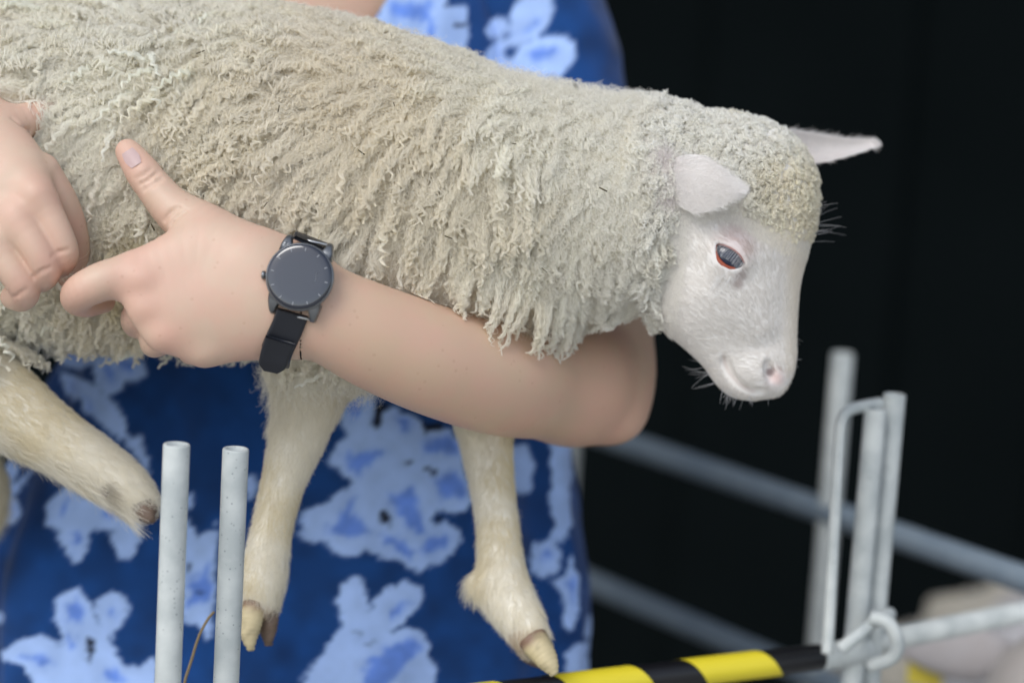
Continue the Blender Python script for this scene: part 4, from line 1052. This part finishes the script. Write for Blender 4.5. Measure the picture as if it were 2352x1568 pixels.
# taped hurdle in front of the person
TRa = post_at(1962, 1498, d_at_z(1962, 1498, ZR), 938)
hA = empty('metal_hurdle', ground_at(TL2)); tag(hA, 'galvanised hurdle whose top rail wears black and yellow striped tape', 'hurdle', 'metal hurdles of the sheep pen')
mesh('post', *open_post(TL2), MT['galv'], hA); mesh('post', *open_post(TRa), MT['galv'], hA)
for z_ in H_Z: rail(hA, (TL2[0], TL2[1], z_), (TRa[0], TRa[1], z_), PIPE * (1 if z_ == ZR else .8))
ra, rb = np.array((TL2[0], TL2[1], ZR)), np.array((TRa[0], TRa[1], ZR)); ru = nrm(rb - ra); rl_ = np.linalg.norm(rb - ra)
def along(px):          # position along the rail that shows at picture column px
    t_ = np.linspace(0, 1, 2000); pr_ = proj(ra + (rb - ra) * t_[:, None]); return np.interp(px, pr_[:, 0], t_) * rl_
sE = along(1882)
sleeve_o = mesh('tape_sleeve', *tube([ra + ru * s_ for s_ in (.02, .3, sE - .0005, sE)], np.array((1, 1, 1, .97)) * (PIPE + .0016), 28), MT['black_tape'], hA)
mesh('rail_socket', *tube([ra + ru * s_ for s_ in (sE + .0004, sE + .0012, rl_ + .012, rl_ + .013)], np.array((.96, 1, 1, .96)) * (PIPE + .0022), 28), MT['galv'], hA)
side = nrm(np.cross(ru, (0, 0, 1))); upz = np.cross(side, ru)
if side @ FWD > 0: side = -side
def tape_band(s0, s1):
    V = []; rr = PIPE + .0021; na, ns = 25, 8
    for i in range(ns):
        for j in range(na):
            a_ = R(-125 + 250 * j / (na - 1)); sh = .026 * (-a_ / math.pi)
            s_ = s0 + (s1 - s0) * i / (ns - 1) + sh
            V.append(ra + ru * s_ + rr * (math.cos(a_ - .5 + .9) * side + math.sin(a_ - .5 + .9) * upz))
    F = [(i * na + j, i * na + j + 1, (i + 1) * na + j + 1, (i + 1) * na + j) for i in range(ns - 1) for j in range(na - 1)]
    return mesh('tape_stripe', V, F, MT['yellow_tape'], hA)
y0, y1 = along(1590), along(1762); per = along(1590) - along(1290)
for k_ in range(-3, 1): tape_band(y0 + k_ * per, y1 + k_ * per)
# latch rod, bent over to the post, and hook
def rod(parent, pts, r, name, n=40): return mesh(name, *tube(catmull([P(*a) for a in pts], n), r, 14), MT['galv'], parent)
dl = 1.815
rod(hA, [(1900, 1500, dl), (1906, 1400, dl), (1917, 1200, dl), (1927, 1020, dl), (1934, 965, dl), (1950, 942, dl + .004), (1985, 932, dl + .015), (2022, 926, dl + .028)], .0045, 'latch_rod', 70)
rod(hA, [(1930, 1490, dl - .003), (1965, 1462, dl - .002), (2010, 1425, dl + .01), (2045, 1408, dl + .03)], .005, 'hook_arm')
rod(hA, [(2000, 1416, dl + .002), (2038, 1428, dl - .002), (2058, 1460, dl), (2060, 1492, dl + .004), (2040, 1515, dl + .01), (1998, 1527, dl + .02)], .0055, 'hook')
# the next hurdle, to the right
TRb = post_at(2004, 1474, d_at_z(2004, 1474, ZR + .004), 905)
hB = empty('metal_hurdle', ground_at(TRb)); tag(hB, 'bare galvanised hurdle running out at the right, its post beside the latch', 'hurdle', 'metal hurdles of the sheep pen')
mesh('post', *open_post(TRb), MT['galv'], hB)
dirB = nrm((P(2352, 1402, d_at_z(2352, 1402, ZR + .004)) - P(2050, 1462, d_at_z(2050, 1462, ZR + .004))) * (1, 1, 0)); endB = TRb + dirB * 1.2
mesh('post', *open_post(np.array((endB[0], endB[1], TRb[2]))), MT['galv'], hB)
for z_ in H_Z: rail(hB, (TRb[0], TRb[1], z_ + .004), (endB[0], endB[1], z_ + .004), PIPE * (1.05 if z_ == ZR else .8))
# the hurdle to the left
hC = empty('metal_hurdle', ground_at(TL1)); tag(hC, 'galvanised hurdle at the left, only its open topped end post showing', 'hurdle', 'metal hurdles of the sheep pen')
mesh('post', *open_post(TL1), MT['galv'], hC)
endC = TL1 + nrm(np.array((-1, -.25, 0))) * 1.2
mesh('post', *open_post(np.array((endC[0], endC[1], TL1[2]))), MT['galv'], hC)
for z_ in H_Z: rail(hC, (TL1[0], TL1[1], z_), (endC[0], endC[1], z_), PIPE * (1 if z_ == ZR else .8))
# the far hurdle across the pen behind
pA = P(1400, 1003, d_at_z(1400, 1003, ZR)); pB = P(2300, 1312, d_at_z(2300, 1312, ZR)); du_ = nrm(pB - pA)
hD = empty('metal_hurdle', ground_at(pA)); tag(hD, 'blurred galvanised hurdle slanting across the dark pen behind the lamb', 'hurdle', 'metal hurdles of the sheep pen')
MT['shadegalv'] = mat('shaded_steel', (.19, .245, .30), .6, .1, noise=(40, .5, (.27, .33, .38)))  # darker, bluer copy of the galvanised steel: barn shade painted into the rails
BR = .0125
e0 = pA - du_ * .35; e1 = pB + du_ * .9
tq = np.linspace(0, 1, 4000); lq = e0 + (e1 - e0) * tq[:, None]; pq = proj(lq)
def on_far(px): return lq[np.argmin(np.abs(pq[:, 0] - px))]
zlow = P(1360, 1345, proj(on_far(1360)[None])[0, 2])[2]
for z_ in (ZR, zlow, zlow - .2, zlow - .4): rail(hD, (e0[0], e0[1], z_), (e1[0], e1[1], z_), BR, 'shadegalv')
pm = on_far(1905); mesh('post', *open_post(np.array((pm[0], pm[1], P(1940, 800, proj(pm[None])[0, 2])[2])), .0105), MT['galv'], hD)
pm = on_far(1312); mesh('post', *open_post(np.array((pm[0], pm[1], ZR + .17)), .0105), MT['galv'], hD)
mesh('post', *open_post(np.array((e1[0], e1[1], ZR + .17)), .0105), MT['galv'], hD)

# ------------------------------------------------------------------ sheep standing in the pen behind
MT['fleece'] = mat('dirty_fleece', (.42, .37, .28), .9, noise=(16, .9, (.24, .19, .12)), bump=(60, 1., .02), sheen=.4)
MT['whiteface'] = mat('pale_sheep_face', (.55, .52, .52), .8, noise=(30, .4, (.42, .36, .34)))
MT['tagyellow'] = mat('yellow_plastic', (.72, .58, .06), .4)
def sheep(label, base, head, yaw, h, wcol, tagp=None):
    """a standing sheep; yaw is the way it faces, h its back height"""
    o = empty('sheep', (base[0], base[1], 0)); tag(o, label, 'sheep', 'sheep in the pen behind the lamb')
    k = h / .70; f = np.array((math.cos(yaw), math.sin(yaw), 0)); l = np.array((-f[1], f[0], 0)); b = np.array((base[0], base[1], 0.))
    Fd = Field(b - (.75 * k, .75 * k, 0), b + (.75 * k, .75 * k, .95 * k), .012)
    T = lambda a, s_, z_: b + (f * a + l * s_ + np.array((0, 0, z_))) * k
    Fd.chain([(T(-.36, 0, .52), .13 * k), (T(-.2, 0, .51), .18 * k), (T(.1, 0, .50), .185 * k), (T(.3, 0, .53), .14 * k)], k=.04)
    Fd.chain([(T(.28, 0, .56), .11 * k), (T(.42, 0, .66), .08 * k), (T(.48, 0, .72), .07 * k)], k=.05)
    Fd.chain([(T(.47, 0, .74), .065 * k), (T(.56, 0, .68), .052 * k), (T(.64, 0, .60), .036 * k)], k=.03)
    for sx in (.27, -.3):
        for sy in (-.09, .09): Fd.chain([(T(sx, sy, .42), .065 * k), (T(sx - .02, sy, .22), .03 * k), (T(sx, sy, .05), .024 * k), (T(sx + .02, sy, .025), .028 * k)], k=.03)
    Vs, Qs = Fd.surf(1); loc = (Vs - b) / k; bodym = sst(.47, .40, loc @ f) * sst(.22, .32, loc[:, 2])
    Vs = Vs + vnormals(Vs, Qs) * (.022 * fbm(Vs, 22, 3) * bodym)[:, None]
    C = ccol(len(Vs), (.50, .46, .43)); C = lerpc(C, bodym, wcol); C = lerpc(C, bodym * .7 * sst(0, .5, fbm(Vs, 12, 3)), tuple(.55 * c for c in wcol))
    mesh('body', Vs, Qs, MT['lambskin'], o, cols=C)
    for s_ in (-1, 1):
        e0_ = T(.45, s_ * .055, .77); e1_ = T(.43, s_ * .16, .755); pa = np.array([e0_ + (e1_ - e0_) * t for t in np.linspace(0, 1, 9)])
        Ve, Fe = tube(pa, np.array((.012, .02, .026, .028, .027, .024, .019, .012, .003)) * k, 12); c_ = np.repeat(pa, 12, 0); dv = Ve - c_; dv = dv - np.outer(dv @ f, f) * .75
        mesh('ear', c_ + dv, Fe, MT['whiteface'], o)
        V, F = sphere(T(.52, s_ * .05, .725), .012 * k, 14, 10, pole=l * s_); mesh('eye', V, F, MT['rubber'], o)
    if tagp is not None:
        pa = T(.42, tagp * .13, .745); c_ = [pa + (l * u_ * .016 + np.array((0, 0, 1)) * v_ * .024 - f * w_) for w_ in (-.006, -.009) for u_, v_ in ((-1, -1), (1, -1), (1, .7), (.5, 1), (-.5, 1), (-1, .7))]
        mesh('ear_tag', c_, [(0, 1, 2, 3, 4, 5), (11, 10, 9, 8, 7, 6)] + [(i, (i + 1) % 6, 6 + (i + 1) % 6, 6 + i) for i in range(6)], MT['tagyellow'], o, smooth=False)
    return o
b1 = P(2400, 1400, 2.95); sheep('dirty beige sheep whose back shows behind the right hand hurdle posts', b1, None, R(48), .655, (.44, .41, .34))
yw = math.atan2(-.95, -.3); f2 = np.array((math.cos(yw), math.sin(yw), 0)); l2 = np.array((-f2[1], f2[0], 0)); tg = P(2130, 1512, 2.24); k2 = tg[2] / .745
b2 = tg - (f2 * .42 - l2 * .13) * k2; sheep('pale faced sheep with yellow ear tag at the lower right corner', b2, None, yw, .70 * k2, (.46, .45, .46), -1)

# ------------------------------------------------------------------ dry stalks beside the left posts
def stalk(label, pts, twigs):
    base = P(*pts[0]); o = empty('dry_stalk', (base[0], base[1], 0)); tag(o, label, 'plant stalk', 'dry stalks by the fence')
    tip = [P(*a) for a in pts]; foot = np.array((base[0] - .12, base[1], -.01))
    path = [foot + (tip[0] - foot) * t_ for t_ in np.linspace(0, .97, 24)] + tip
    mesh('stem', *tube(catmull(path, 60), np.linspace(.0022, .0009, 60), 8), MT['straw'], o)
    for tw in twigs: mesh('twig', *tube(catmull([P(*a) for a in tw], 20), np.linspace(.0007, .0003, 20), 6), MT['straw'], o)
stalk('dry brown stalk standing between the two left fence posts', [(424, 1566, 1.68), (440, 1515, 1.68), (456, 1462, 1.68), (478, 1420, 1.68), (492, 1404, 1.68)], [])
